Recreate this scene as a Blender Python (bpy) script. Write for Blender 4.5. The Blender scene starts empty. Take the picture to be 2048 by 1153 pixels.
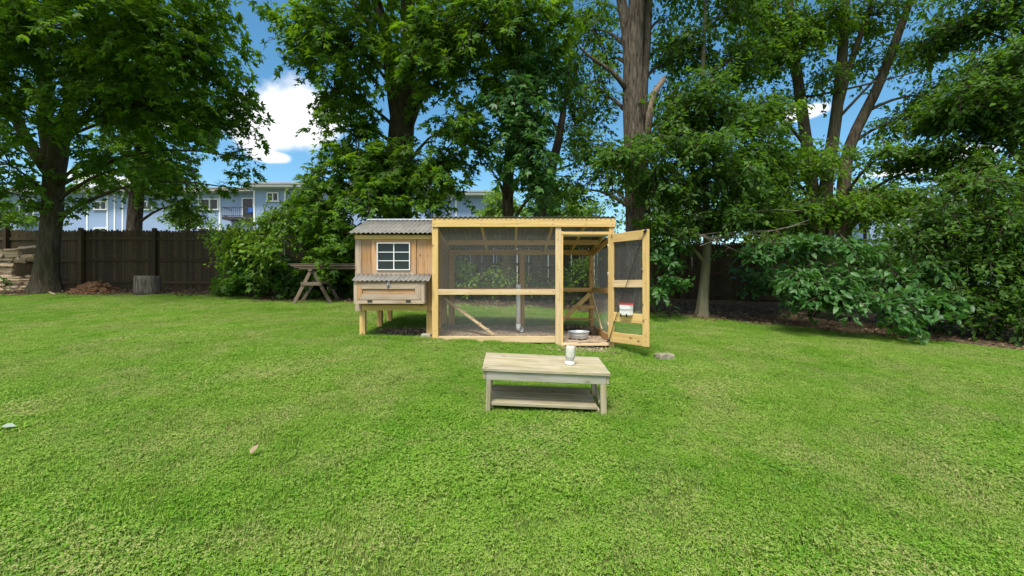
import bpy, bmesh, math, random
import numpy as np
from mathutils import Vector, Matrix, noise as mnoise

SC = bpy.context.scene
R = math.radians
random.seed(7)
RNG = np.random.default_rng(11)

# ------------------------------------------------------------------ camera
CAM_Z, FPX, CX, CY = 1.58, 910.0, 1024.0, 570.0
cam_data = bpy.data.cameras.new('camera')
cam_data.sensor_width = 36.0
cam_data.lens = 36.0 * FPX / 2048.0
cam_data.shift_y = -(576.5 - CY) / 2048.0
cam_data.clip_start = 0.05
cam_data.clip_end = 2000
cam = bpy.data.objects.new('camera', cam_data)
SC.collection.objects.link(cam)
cam.location = (0, 0, CAM_Z)
cam.rotation_euler = (R(90), 0, 0)
SC.camera = cam

# ------------------------------------------------------------------ sky, sun, exposure
SUN_EL, SUN_AZ = 60.0, 196.0          # azimuth clockwise from +Y: behind the camera, to the left
world = bpy.data.worlds.new('World')
SC.world = world
world.use_nodes = True
wt = world.node_tree
wt.nodes.clear()
w_out = wt.nodes.new('ShaderNodeOutputWorld')
w_bg = wt.nodes.new('ShaderNodeBackground')
w_bg.inputs['Strength'].default_value = 0.115
wt.links.new(w_bg.outputs[0], w_out.inputs[0])
sky = wt.nodes.new('ShaderNodeTexSky')
sky.sky_type = 'NISHITA'
sky.sun_disc = False
sky.sun_elevation = R(SUN_EL)
sky.sun_rotation = R(SUN_AZ)
sky.altitude = 100
sky.air_density = 1.0
sky.dust_density = 0.25
sky.ozone_density = 2.2
w_hsv = wt.nodes.new('ShaderNodeHueSaturation')
w_hsv.inputs['Saturation'].default_value = 1.22
w_hsv.inputs['Hue'].default_value = 0.485
w_hsv.inputs['Value'].default_value = 0.88
wt.links.new(sky.outputs[0], w_hsv.inputs['Color'])
w_tc = wt.nodes.new('ShaderNodeTexCoord')
w_noise = wt.nodes.new('ShaderNodeTexNoise')
w_noise.inputs['Scale'].default_value = 7.0
w_noise.inputs['Detail'].default_value = 7.0
w_noise.inputs['Roughness'].default_value = 0.55
wt.links.new(w_tc.outputs['Generated'], w_noise.inputs['Vector'])


def cloud(direction, rx, rz, prev):
    """a cumulus round one direction of the sky, its edge broken up by noise"""
    d = Vector(direction).normalized()
    sub = wt.nodes.new('ShaderNodeVectorMath'); sub.operation = 'SUBTRACT'
    wt.links.new(w_tc.outputs['Generated'], sub.inputs[0])
    sub.inputs[1].default_value = d
    mul = wt.nodes.new('ShaderNodeVectorMath'); mul.operation = 'MULTIPLY'
    wt.links.new(sub.outputs[0], mul.inputs[0])
    mul.inputs[1].default_value = (1 / rx, 1 / rx, 1 / rz)
    ln = wt.nodes.new('ShaderNodeVectorMath'); ln.operation = 'LENGTH'
    wt.links.new(mul.outputs[0], ln.inputs[0])
    mad = wt.nodes.new('ShaderNodeMath'); mad.operation = 'MULTIPLY_ADD'
    wt.links.new(w_noise.outputs['Fac'], mad.inputs[0])
    mad.inputs[1].default_value = -2.4
    wt.links.new(ln.outputs['Value'], mad.inputs[2])
    mr = wt.nodes.new('ShaderNodeMapRange')
    mr.interpolation_type = 'SMOOTHSTEP'
    mr.inputs['From Min'].default_value = -0.05
    mr.inputs['From Max'].default_value = -0.6
    wt.links.new(mad.outputs[0], mr.inputs['Value'])
    if prev is None:
        return mr.outputs[0]
    mx = wt.nodes.new('ShaderNodeMath'); mx.operation = 'MAXIMUM'
    wt.links.new(prev, mx.inputs[0]); wt.links.new(mr.outputs[0], mx.inputs[1])
    return mx.outputs[0]


def px_dir(px, py):
    return (px - CX, FPX, CY - py)


m = None
for (px, py, rx, rz) in ((590, 235, .085, .062), (540, 262, .06, .04), (545, 314, .035, .012), (375, 245, .05, .016), (1610, 225, .045, .013),
                         (1930, 310, .035, .011), (1790, 345, .045, .011), (200, 360, .05, .014)):
    m = cloud(px_dir(px, py), rx, rz, m)
for k in range(22):  # unseen clouds beside and behind the camera, made large to whiten the fill light
    a = R(92 + 176 * ((k * 7) % 22) / 21.0 + random.uniform(-7, 7))
    e = R(random.uniform(8, 75))
    m = cloud((math.sin(a) * math.cos(e), math.cos(a) * math.cos(e), math.sin(e)), random.uniform(.22, .42), random.uniform(.10, .2), m)
w_mix = wt.nodes.new('ShaderNodeMix'); w_mix.data_type = 'RGBA'
wt.links.new(m, w_mix.inputs[0])
wt.links.new(w_hsv.outputs[0], w_mix.inputs[6])
w_mix.inputs[7].default_value = (6.0, 6.0, 6.1, 1)
wt.links.new(w_mix.outputs[2], w_bg.inputs['Color'])

sun_data = bpy.data.lights.new('sun', 'SUN')
sun_data.energy = 2.9
sun_data.angle = R(16)
sun_data.color = (1.0, 0.95, 0.86)
sun = bpy.data.objects.new('sun', sun_data)
SC.collection.objects.link(sun)
_az, _el = R(SUN_AZ), R(SUN_EL)
sun_vec = Vector((math.sin(_az) * math.cos(_el), math.cos(_az) * math.cos(_el), math.sin(_el)))
sun.rotation_euler = sun_vec.to_track_quat('Z', 'Y').to_euler()
sun.location = sun_vec * 60

SC.view_settings.view_transform = 'Standard'
SC.view_settings.look = 'None'
SC.view_settings.gamma = 1
SC.view_settings.use_curve_mapping = False
SC.view_settings.exposure = 0.85
SC.render.engine = 'CYCLES'
SC.cycles.max_bounces = 6
SC.cycles.diffuse_bounces = 3
SC.cycles.glossy_bounces = 2
SC.cycles.transmission_bounces = 4
SC.cycles.transparent_max_bounces = 8
SC.cycles.use_denoising = True

# ------------------------------------------------------------------ helpers: where things stand


def at(px, py, d):
    return Vector(((px - CX) / FPX * d, d, CAM_Z - (py - CY) / FPX * d))


_GY = [-60, 0, 2, 4.25, 6, 7.3, 9.1, 12, 15, 18, 25, 400]
_GZ = [0.0, 0.0, .21, .47, .67, .78, .87, 1.18, 1.47, 1.55, 1.6, 1.6]


def _g(y):
    y = np.asarray(y, float)
    s = 0
    for o, w in ((-.8, .25), (0, .5), (.8, .25)):
        s = s + w * np.interp(y + o, _GY, _GZ)
    return s


def ground_z(x, y):
    x = np.clip(np.asarray(x, float), -40, 16)
    t = x + 3.0
    sp = np.where(t > 20, t, np.log1p(np.exp(np.clip(t * 2.2, -40, 40))) / 2.2)
    fade = np.clip((30 - np.asarray(y, float)) / 14, 0, 1)
    b = 0.012 * np.sin(x * 1.7 + 1.1 * np.sin(np.asarray(y) * .9)) * np.cos(np.asarray(y) * 1.3 + .4)
    return _g(y) - 0.039 * sp * fade + b * fade


def gz(x, y):
    return float(ground_z(x, y))


# ------------------------------------------------------------------ helpers: objects
COL = SC.collection
WM = {}


def link(o, parent=None, mw=None):
    mw = mw or Matrix.Identity(4)
    COL.objects.link(o)
    if parent is not None:
        o.parent = parent
        o.matrix_parent_inverse = WM[parent.name].inverted()
    o.matrix_basis = mw
    WM[o.name] = mw.copy()
    return o


def tag(o, label=None, cat=None, group=None, kind=None):
    if label: o['label'] = label
    if cat: o['category'] = cat
    if group: o['group'] = group
    if kind: o['kind'] = kind
    return o


def thing(name, label, cat, loc=(0, 0, 0), group=None):
    o = bpy.data.objects.new(name, None)
    o.empty_display_size = 0.2
    link(o, None, Matrix.Translation(Vector(loc)))
    return tag(o, label, cat, group)


def mesh_obj(name, me, mat, parent=None, mw=None):
    o = bpy.data.objects.new(name, me)
    if mat is not None and not me.materials:
        me.materials.append(mat)
    return link(o, parent, mw)


def np_mesh(name, V, loops, fsize, smooth=False):
    """mesh from numpy: V (n,3), loops flat vertex indices, fsize = verts per face (int or array)"""
    V = np.asarray(V, np.float32); loops = np.asarray(loops, np.int32).ravel()
    me = bpy.data.meshes.new(name)
    me.vertices.add(len(V)); me.vertices.foreach_set('co', V.ravel())
    me.loops.add(len(loops)); me.loops.foreach_set('vertex_index', loops)
    if np.isscalar(fsize):
        n = len(loops) // fsize
        starts = np.arange(n, dtype=np.int32) * fsize
    else:
        fs = np.asarray(fsize, np.int32); n = len(fs)
        starts = np.concatenate([[0], np.cumsum(fs)[:-1]]).astype(np.int32)
    me.polygons.add(n); me.polygons.foreach_set('loop_start', starts)
    if smooth:
        me.polygons.foreach_set('use_smooth', np.ones(n, bool))
    me.update(calc_edges=True)
    return me


class MB:
    def __init__(self):
        self.v = []; self.f = []; self.smooth = []

    def add(self, verts, faces, smooth=False):
        b = len(self.v)
        self.v.extend([tuple(p) for p in verts])
        for f in faces:
            self.f.append(tuple(i + b for i in f)); self.smooth.append(smooth)

    def box(self, c, s, M=None):
        x, y, z = s[0] / 2, s[1] / 2, s[2] / 2
        vs = [Vector((i * x, j * y, k * z)) for i in (-1, 1) for j in (-1, 1) for k in (-1, 1)]
        c = Vector(c)
        vs = [((M @ p) if M is not None else p) + c for p in vs]
        self.add(vs, [(0, 1, 3, 2), (4, 6, 7, 5), (0, 4, 5, 1), (2, 3, 7, 6), (0, 2, 6, 4), (1, 5, 7, 3)])

    def tube(self, pts, rad, n=8, rough=0.0, cap=True, seed=0.0, flute=0.0):
        pts = [Vector(p) for p in pts]
        b = len(self.v)
        prev = None
        for i, p in enumerate(pts):
            if i == 0: t = pts[1] - pts[0]
            elif i == len(pts) - 1: t = pts[-1] - pts[-2]
            else: t = pts[i + 1] - pts[i - 1]
            t.normalize()
            if prev is None:
                a = Vector((1, 0, 0)) if abs(t.x) < .9 else Vector((0, 1, 0))
                u = (a - t * a.dot(t)).normalized()
            else:
                u = (prev - t * prev.dot(t)).normalized()
            prev = u
            w = t.cross(u)
            for k in range(n):
                a = 2 * math.pi * k / n
                r = rad[i]
                if rough:
                    q = Vector((math.cos(a) * 1.6, math.sin(a) * 1.6, p.z * 0.55 + seed * 7.3))
                    r *= 1 + rough * mnoise.noise(q * 1.7) + rough * .5 * mnoise.noise(q * 4.1)
                if flute:
                    fl = flute[i] if isinstance(flute, (list, tuple)) else flute
                    r *= 1 + fl * (max(0, math.sin(a * 5 + seed)) + .6 * max(0, math.sin(a * 3 + seed * 2.1)))
                self.v.append(tuple(p + (u * math.cos(a) + w * math.sin(a)) * r))
        for i in range(len(pts) - 1):
            for k in range(n):
                k2 = (k + 1) % n
                self.f.append((b + i * n + k, b + i * n + k2, b + (i + 1) * n + k2, b + (i + 1) * n + k)); self.smooth.append(True)
        if cap:
            self.f.append(tuple(b + k for k in range(n))[::-1]); self.smooth.append(False)
            e = b + (len(pts) - 1) * n
            self.f.append(tuple(e + k for k in range(n))); self.smooth.append(False)

    def lathe(self, prof, n=24, c=(0, 0, 0), close=False):
        b = len(self.v)
        for (r, z) in prof:
            for k in range(n):
                a = 2 * math.pi * k / n
                self.v.append((c[0] + r * math.cos(a), c[1] + r * math.sin(a), c[2] + z))
        for i in range(len(prof) - 1):
            for k in range(n):
                k2 = (k + 1) % n
                self.f.append((b + i * n + k, b + i * n + k2, b + (i + 1) * n + k2, b + (i + 1) * n + k)); self.smooth.append(True)
        if close:
            self.f.append(tuple(b + k for k in range(n))[::-1]); self.smooth.append(False)
            e = b + (len(prof) - 1) * n
            self.f.append(tuple(e + k for k in range(n))); self.smooth.append(False)

    def prism(self, poly, origin, ux, uz, un, t):
        """extrude a 2D polygon (in ux, uz) by t along un"""
        o, ux, uz, un = Vector(origin), Vector(ux), Vector(uz), Vector(un)
        n = len(poly)
        vs = [o + ux * a + uz * c for a, c in poly] + [o + ux * a + uz * c + un * t for a, c in poly]
        fs = [tuple(range(n))[::-1], tuple(range(n, 2 * n))] + [(i, (i + 1) % n, n + (i + 1) % n, n + i) for i in range(n)]
        self.add(vs, fs)

    def mesh(self, name):
        me = bpy.data.meshes.new(name)
        me.from_pydata(self.v, [], self.f)
        if any(self.smooth):
            me.polygons.foreach_set('use_smooth', np.array(self.smooth, bool))
        bm = bmesh.new(); bm.from_mesh(me)
        bmesh.ops.recalc_face_normals(bm, faces=bm.faces)
        bm.to_mesh(me); bm.free()
        me.update()
        return me

    def build(self, name, mat, parent=None, mw=None):
        return mesh_obj(name, self.mesh(name), mat, parent, mw)


_BOARDS = {}


def board_mesh(l, w, t, bev):
    key = (round(l, 3), round(w, 4), round(t, 4), bev)
    me = _BOARDS.get(key)
    if me is None:
        bm = bmesh.new()
        bmesh.ops.create_cube(bm, size=1)
        bmesh.ops.scale(bm, vec=(l, w, t), verts=bm.verts)
        if bev:
            bmesh.ops.bevel(bm, geom=list(bm.edges), offset=bev, segments=1, affect='EDGES')
        me = bpy.data.meshes.new('board'); bm.to_mesh(me); bm.free()
        _BOARDS[key] = me
    return me


def frame_matrix(a, b, up):
    a, b, up = Vector(a), Vector(b), Vector(up)
    x = (b - a).normalized()
    z = (up - x * up.dot(x)).normalized()
    y = z.cross(x)
    Mx = Matrix((x, y, z)).transposed().to_4x4()
    Mx.translation = (a + b) / 2
    return Mx


def board(name, a, b, w, t, mat, parent=None, up=(0, 0, 1), bev=.003, label=None):
    """a sawn board from a to b: w across, t along up; its grain runs along local X"""
    me = board_mesh((Vector(b) - Vector(a)).length, w, t, bev)
    if me.materials and me.materials[0] != mat:
        me = me.copy(); me.materials.clear()
    o = mesh_obj(name, me, mat, parent, frame_matrix(a, b, up))
    if label: o['label'] = label
    return o


def bbox_board(name, x0, x1, y0, y1, z0, z1, mat, parent, **k):
    """board filling an axis-aligned box, grain along its longest side"""
    s = (x1 - x0, y1 - y0, z1 - z0)
    c = Vector(((x0 + x1) / 2, (y0 + y1) / 2, (z0 + z1) / 2))
    i = max(range(3), key=lambda q: s[q])
    h = Vector((0, 0, 0)); h[i] = s[i] / 2
    if i == 0: return board(name, c - h, c + h, s[1], s[2], mat, parent, (0, 0, 1), **k)
    if i == 1: return board(name, c - h, c + h, s[0], s[2], mat, parent, (0, 0, 1), **k)
    return board(name, c - h, c + h, s[0], s[1], mat, parent, (0, -1, 0), **k)


# ------------------------------------------------------------------ materials


def new_mat(name):
    mt = bpy.data.materials.new(name)
    mt.use_nodes = True
    nt = mt.node_tree
    return mt, nt, nt.nodes['Principled BSDF']


def nd(nt, typ, **k):
    n = nt.nodes.new(typ)
    for a, v in k.items():
        if a.startswith('i_'):
            n.inputs[a[2:].replace('_', ' ')].default_value = v
        else:
            setattr(n, a, v)
    return n


def ramp(nt, fac, stops):
    r = nt.nodes.new('ShaderNodeValToRGB')
    el = r.color_ramp.elements
    while len(el) > 1: el.remove(el[-1])
    el[0].position = stops[0][0]; el[0].color = (*stops[0][1], 1)
    for p, c in stops[1:]:
        e = el.new(p); e.color = (*c, 1)
    nt.links.new(fac, r.inputs[0])
    return r.outputs[0]


def mixc(nt, fac, a, b, mode='MIX'):
    n = nt.nodes.new('ShaderNodeMix'); n.data_type = 'RGBA'; n.blend_type = mode
    for sock, v in ((0, fac), (6, a), (7, b)):
        if hasattr(v, 'is_output'): nt.links.new(v, n.inputs[sock])
        elif sock == 0: n.inputs[0].default_value = v
        else: n.inputs[sock].default_value = (*v, 1)
    return n.outputs[2]


def math_n(nt, op, a, b=None):
    n = nt.nodes.new('ShaderNodeMath'); n.operation = op
    for i, v in ((0, a), (1, b)):
        if v is None: continue
        if hasattr(v, 'is_output'): nt.links.new(v, n.inputs[i])
        else: n.inputs[i].default_value = v
    return n.outputs[0]


def plain(name, col, rough=.6, metal=0.0, spec=.5, noise=.0, nscale=8.0):
    mt, nt, b = new_mat(name)
    b.inputs['Roughness'].default_value = rough
    b.inputs['Metallic'].default_value = metal
    b.inputs['Specular IOR Level'].default_value = spec
    tc = nd(nt, 'ShaderNodeTexCoord')
    n = nd(nt, 'ShaderNodeTexNoise', i_Scale=nscale, i_Detail=5.0)
    nt.links.new(tc.outputs['Object'], n.inputs['Vector'])
    d = tuple(c * (1 - noise) for c in col)
    l = tuple(min(1, c * (1 + noise * .6)) for c in col)
    nt.links.new(ramp(nt, n.outputs['Fac'], [(.3, d), (.7, l)]), b.inputs['Base Color'])
    return mt


def wood(name, light, dark, knot=(.12, .06, .03), rough=.75, grey=None, grey_amt=0.0, green=None, vary=.18, grain=1.0, bump=.25):
    mt, nt, b = new_mat(name)
    b.inputs['Roughness'].default_value = rough
    b.inputs['Specular IOR Level'].default_value = .3
    tc = nd(nt, 'ShaderNodeTexCoord'); oi = nd(nt, 'ShaderNodeObjectInfo')
    off = nd(nt, 'ShaderNodeVectorMath', operation='MULTIPLY_ADD')
    off.inputs[1].default_value = (1, 1, 1)
    nt.links.new(tc.outputs['Object'], off.inputs[0])
    sc = nd(nt, 'ShaderNodeVectorMath', operation='SCALE'); sc.inputs[0].default_value = (37.0, 19.0, 53.0)
    nt.links.new(oi.outputs['Random'], sc.inputs['Scale'])
    nt.links.new(sc.outputs[0], off.inputs[2])
    mp = nd(nt, 'ShaderNodeMapping'); mp.inputs['Scale'].default_value = (.9 * grain, 17 * grain, 17 * grain)
    nt.links.new(off.outputs[0], mp.inputs['Vector'])
    n1 = nd(nt, 'ShaderNodeTexNoise', i_Scale=2.2, i_Detail=6.0, i_Roughness=.65, i_Distortion=.7)
    nt.links.new(mp.outputs[0], n1.inputs['Vector'])
    col = ramp(nt, n1.outputs['Fac'], [(.34, dark), (.5, tuple((a * 1.2 + c * .8) / 2 for a, c in zip(light, dark))), (.62, light)])
    n2 = nd(nt, 'ShaderNodeTexNoise', i_Scale=2.6, i_Detail=4.0)
    nt.links.new(off.outputs[0], n2.inputs['Vector'])
    if grey is not None:
        f = math_n(nt, 'MULTIPLY', ramp(nt, n2.outputs['Fac'], [(.36, (0, 0, 0)), (.66, (1, 1, 1))]), grey_amt)
        col = mixc(nt, f, col, grey)
    if green is not None:
        n3 = nd(nt, 'ShaderNodeTexNoise', i_Scale=5.0, i_Detail=4.0)
        nt.links.new(off.outputs[0], n3.inputs['Vector'])
        f = math_n(nt, 'MULTIPLY', ramp(nt, n3.outputs['Fac'], [(.45, (0, 0, 0)), (.7, (1, 1, 1))]), .5)
        col = mixc(nt, f, col, green)
    # knots
    kp = nd(nt, 'ShaderNodeMapping'); kp.inputs['Scale'].default_value = (4.2, 8.0, 8.0)
    nt.links.new(off.outputs[0], kp.inputs['Vector'])
    vo = nd(nt, 'ShaderNodeTexVoronoi', i_Scale=1.0)
    nt.links.new(kp.outputs[0], vo.inputs['Vector'])
    kf = ramp(nt, vo.outputs['Distance'], [(.07, (.9, .9, .9)), (.12, (.25, .25, .25)), (.22, (0, 0, 0))])
    col = mixc(nt, kf, col, knot)
    # each board a little different
    v = nd(nt, 'ShaderNodeMapRange'); v.inputs['To Min'].default_value = 1 - vary; v.inputs['To Max'].default_value = 1 + vary * .7
    nt.links.new(oi.outputs['Random'], v.inputs['Value'])
    cm = nd(nt, 'ShaderNodeVectorMath', operation='SCALE')
    nt.links.new(col, cm.inputs[0]); nt.links.new(v.outputs[0], cm.inputs['Scale'])
    nt.links.new(cm.outputs[0], b.inputs['Base Color'])
    bp = nd(nt, 'ShaderNodeBump', i_Strength=bump, i_Distance=.004)
    nt.links.new(n1.outputs['Fac'], bp.inputs['Height']); nt.links.new(bp.outputs[0], b.inputs['Normal'])
    return mt


def bark(name, dark, light, moss=None, scale=1.0, bump=1.0):
    mt, nt, b = new_mat(name)
    b.inputs['Roughness'].default_value = .9
    b.inputs['Specular IOR Level'].default_value = .15
    tc = nd(nt, 'ShaderNodeTexCoord')
    mp = nd(nt, 'ShaderNodeMapping'); mp.inputs['Scale'].default_value = (13 * scale, 13 * scale, 1.9 * scale)
    nt.links.new(tc.outputs['Object'], mp.inputs['Vector'])
    n1 = nd(nt, 'ShaderNodeTexNoise', i_Scale=1.3, i_Detail=7.0, i_Roughness=.62, i_Distortion=.5)
    nt.links.new(mp.outputs[0], n1.inputs['Vector'])
    col = ramp(nt, n1.outputs['Fac'], [(.34, dark), (.62, light)])
    n2 = nd(nt, 'ShaderNodeTexNoise', i_Scale=1.1, i_Detail=4.0)
    nt.links.new(tc.outputs['Object'], n2.inputs['Vector'])
    if moss:
        f = math_n(nt, 'MULTIPLY', ramp(nt, n2.outputs['Fac'], [(.42, (0, 0, 0)), (.62, (1, 1, 1))]), .55)
        col = mixc(nt, f, col, moss)
    nt.links.new(col, b.inputs['Base Color'])
    bp = nd(nt, 'ShaderNodeBump', i_Strength=bump, i_Distance=.05)
    nt.links.new(n1.outputs['Fac'], bp.inputs['Height']); nt.links.new(bp.outputs[0], b.inputs['Normal'])
    return mt


def leaf_mat(name, c0, c1, c2, trans, tfac=.38, rough=.42, spec=.4):
    mt, nt, b = new_mat(name)
    b.inputs['Roughness'].default_value = rough
    b.inputs['Specular IOR Level'].default_value = spec
    ge = nd(nt, 'ShaderNodeNewGeometry')
    n = nd(nt, 'ShaderNodeTexNoise', i_Scale=.8, i_Detail=2.0)
    nt.links.new(ge.outputs['Position'], n.inputs['Vector'])
    f = math_n(nt, 'ADD', math_n(nt, 'MULTIPLY', ge.outputs['Random Per Island'], .65), math_n(nt, 'MULTIPLY', n.outputs['Fac'], .45))
    col = ramp(nt, f, [(.1, c0), (.5, c1), (.95, c2)])
    nt.links.new(col, b.inputs['Base Color'])
    tr = nd(nt, 'ShaderNodeBsdfTranslucent')
    tc = mixc(nt, .5, col, trans)
    nt.links.new(tc, tr.inputs['Color'])
    mx = nd(nt, 'ShaderNodeMixShader'); mx.inputs[0].default_value = tfac
    nt.links.new(b.outputs[0], mx.inputs[1]); nt.links.new(tr.outputs[0], mx.inputs[2])
    out = nt.nodes['Material Output']
    nt.links.new(mx.outputs[0], out.inputs['Surface'])
    return mt


M = {}
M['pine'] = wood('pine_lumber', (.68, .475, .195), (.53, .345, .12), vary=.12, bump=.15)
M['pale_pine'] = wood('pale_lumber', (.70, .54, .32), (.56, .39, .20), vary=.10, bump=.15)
M['shade_pine'] = wood('shaded_pine', (.58, .36, .14), (.40, .22, .08), vary=.15)  # darker copy of the pine: shade on inner and rear boards is in the colour
M['cedar'] = wood('weathered_cedar', (.51, .285, .125), (.28, .145, .055), grey=(.36, .275, .20), grey_amt=.55, vary=.22)
M['grey_cedar'] = wood('greyed_cedar', (.50, .385, .27), (.26, .18, .115), grey=(.43, .355, .29), grey_amt=.6, vary=.12)
M['plank'] = wood('deck_plank', (.47, .40, .265), (.20, .16, .095), grey=(.39, .365, .29), grey_amt=.5, green=(.27, .27, .115), vary=.16, bump=.4)
M['plank_grey'] = wood('greyed_plank', (.44, .41, .34), (.27, .25, .20), grey=(.40, .38, .335), grey_amt=.8, green=(.30, .33, .18), vary=.1)
M['fence'] = wood('fence_wood', (.078, .05, .023), (.034, .021, .010), grey=(.056, .041, .02), grey_amt=.5, green=(.05, .055, .02), vary=.45, bump=.5)  # brown darkened further: the shade over the fence is put into the colour
M['old_board'] = wood('old_board', (.22, .165, .115), (.10, .072, .045), grey=(.18, .15, .12), grey_amt=.6, vary=.4)
M['firewood'] = wood('split_wood', (.55, .40, .25), (.34, .22, .12), grey=(.42, .36, .29), grey_amt=.6, vary=.3, bump=.5)
M['bark_maple'] = bark('maple_bark', (.026, .020, .013), (.10, .08, .053), moss=(.055, .058, .02))  # bark darkened: the canopy's shade on the trunks is part of this colour
M['bark_tulip'] = bark('furrowed_bark', (.036, .028, .021), (.19, .155, .12), scale=1.25, bump=1.6)
M['bark_smooth'] = bark('smooth_bark', (.135, .12, .08), (.22, .20, .13), moss=(.15, .155, .075), scale=.5, bump=.25)
M['bark_dark'] = bark('dark_bark', (.04, .03, .022), (.13, .105, .075))
M['bark_stem'] = bark('grey_brown_bark', (.045, .034, .024), (.17, .135, .098), moss=(.08, .085, .035))
M['deadwood'] = bark('dead_wood', (.17, .12, .08), (.36, .28, .2), scale=1.6)
M['leaf_maple'] = leaf_mat('maple_leaf', (.026, .07, .010), (.06, .145, .013), (.14, .275, .018), (.30, .56, .01), tfac=.48, rough=.55, spec=.3)
M['leaf_cool'] = leaf_mat('cool_leaf', (.024, .085, .018), (.045, .135, .028), (.085, .20, .04), (.16, .42, .03), tfac=.3, rough=.45, spec=.4)
M['leaf_light'] = leaf_mat('light_leaf', (.06, .15, .015), (.13, .27, .02), (.24, .38, .035), (.38, .6, .03), tfac=.45)
M['leaf_mid'] = leaf_mat('mid_leaf', (.03, .08, .010), (.068, .16, .014), (.145, .275, .02), (.30, .54, .012), tfac=.46, rough=.55, spec=.3)
M['leaf_dark'] = leaf_mat('dark_leaf', (.020, .058, .010), (.044, .115, .014), (.10, .205, .02), (.22, .46, .012), tfac=.42, rough=.55, spec=.3)
M['leaf_dead'] = leaf_mat('dead_leaf', (.08, .045, .02), (.16, .10, .055), (.33, .25, .16), (.3, .2, .1), tfac=.1, rough=.8, spec=.1)
M['wire'] = plain('galvanised_wire', (.34, .34, .33), .55, .1, noise=.15)
M['galv'] = plain('galvanised_steel', (.56, .59, .62), .4, .35, noise=.2, nscale=14)
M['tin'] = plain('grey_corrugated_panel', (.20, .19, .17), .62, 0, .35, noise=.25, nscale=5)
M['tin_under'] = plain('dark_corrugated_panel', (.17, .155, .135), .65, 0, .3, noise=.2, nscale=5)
M['white'] = plain('white_paint', (.78, .79, .78), .45, noise=.04)
M['white_plastic'] = plain('white_plastic', (.80, .80, .78), .35, noise=.05)
M['red_plastic'] = plain('red_plastic', (.62, .025, .035), .4, noise=.08)
M['black'] = plain('black_rubber', (.015, .015, .017), .55, noise=.2)
M['steel'] = plain('steel_hardware', (.35, .36, .38), .4, .8, noise=.2)
M['dark_steel'] = plain('dark_hinge', (.05, .045, .045), .5, .4, noise=.2)
M['siding'] = plain('blue_siding', (.25, .345, .52), .7, noise=.05, nscale=.6)
M['shingle'] = plain('roof_felt', (.34, .31, .29), .85, noise=.15, nscale=2)
M['soffit'] = plain('eave_board', (.60, .58, .56), .6, noise=.06)
M['curtain'] = plain('window_curtain', (.27, .285, .27), .8, noise=.35, nscale=3)
M['blue_cloth'] = plain('blue_cloth', (.03, .13, .5), .8, noise=.1)
M['stone'] = plain('field_stone', (.26, .235, .16), .85, noise=.25, nscale=12)
M['block'] = plain('concrete_block', (.36, .33, .27), .9, noise=.25, nscale=20)
M['house_inside'] = plain('house_interior', (.05, .05, .045), .9, noise=.2)


def glass_mat(name, tint, mix):
    """window glass: mirror-like coat over a clear pane"""
    mt, nt, b = new_mat(name)
    b.inputs['Base Color'].default_value = (*tint, 1)
    b.inputs['Roughness'].default_value = .04
    b.inputs['Specular IOR Level'].default_value = .45
    tr = nd(nt, 'ShaderNodeBsdfTransparent')
    mx = nd(nt, 'ShaderNodeMixShader'); mx.inputs[0].default_value = mix
    nt.links.new(b.outputs[0], mx.inputs[1]); nt.links.new(tr.outputs[0], mx.inputs[2])
    nt.links.new(mx.outputs[0], nt.nodes['Material Output'].inputs['Surface'])
    return mt


M['glass'] = glass_mat('window_glass', (.012, .022, .022), .3)
M['far_glass'] = glass_mat('apartment_glass', (.05, .06, .07), .5)


def clear_glass():
    mt, nt, b = new_mat('jar_glass')
    gl = nd(nt, 'ShaderNodeBsdfGlossy'); gl.inputs['Roughness'].default_value = .08
    tr = nd(nt, 'ShaderNodeBsdfTransparent'); tr.inputs['Color'].default_value = (.97, .98, .97, 1)
    di = nd(nt, 'ShaderNodeBsdfDiffuse'); di.inputs['Color'].default_value = (.90, .89, .80, 1)
    lw = nd(nt, 'ShaderNodeLayerWeight'); lw.inputs['Blend'].default_value = .12
    m1 = nd(nt, 'ShaderNodeMixShader'); m1.inputs[0].default_value = .42
    nt.links.new(tr.outputs[0], m1.inputs[1]); nt.links.new(di.outputs[0], m1.inputs[2])
    m2 = nd(nt, 'ShaderNodeMixShader')
    nt.links.new(lw.outputs['Fresnel'], m2.inputs[0])
    nt.links.new(m1.outputs[0], m2.inputs[1]); nt.links.new(gl.outputs[0], m2.inputs[2])
    nt.links.new(m2.outputs[0], nt.nodes['Material Output'].inputs['Surface'])
    return mt


M['jar'] = clear_glass()


def soil_mat(name, stops, scale=9.0, bump=.5):
    mt, nt, b = new_mat(name)
    b.inputs['Roughness'].default_value = .95
    b.inputs['Specular IOR Level'].default_value = .1
    ge = nd(nt, 'ShaderNodeNewGeometry')
    n1 = nd(nt, 'ShaderNodeTexNoise', i_Scale=scale, i_Detail=8.0, i_Roughness=.7)
    nt.links.new(ge.outputs['Position'], n1.inputs['Vector'])
    nt.links.new(ramp(nt, n1.outputs['Fac'], stops), b.inputs['Base Color'])
    bp = nd(nt, 'ShaderNodeBump', i_Strength=bump, i_Distance=.03)
    nt.links.new(n1.outputs['Fac'], bp.inputs['Height']); nt.links.new(bp.outputs[0], b.inputs['Normal'])
    return mt


M['lawn'] = soil_mat('lawn_soil', [(.3, (.04, .07, .014)), (.5, (.075, .11, .022)), (.7, (.15, .15, .055))], 14)
M['bed'] = soil_mat('bed_soil', [(.3, (.035, .024, .015)), (.5, (.085, .06, .038)), (.68, (.2, .15, .1))], 8, .8)
M['bedding'] = soil_mat('run_bedding', [(.3, (.22, .155, .105)), (.5, (.40, .30, .21)), (.68, (.56, .46, .36))], 16, .7)


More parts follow.
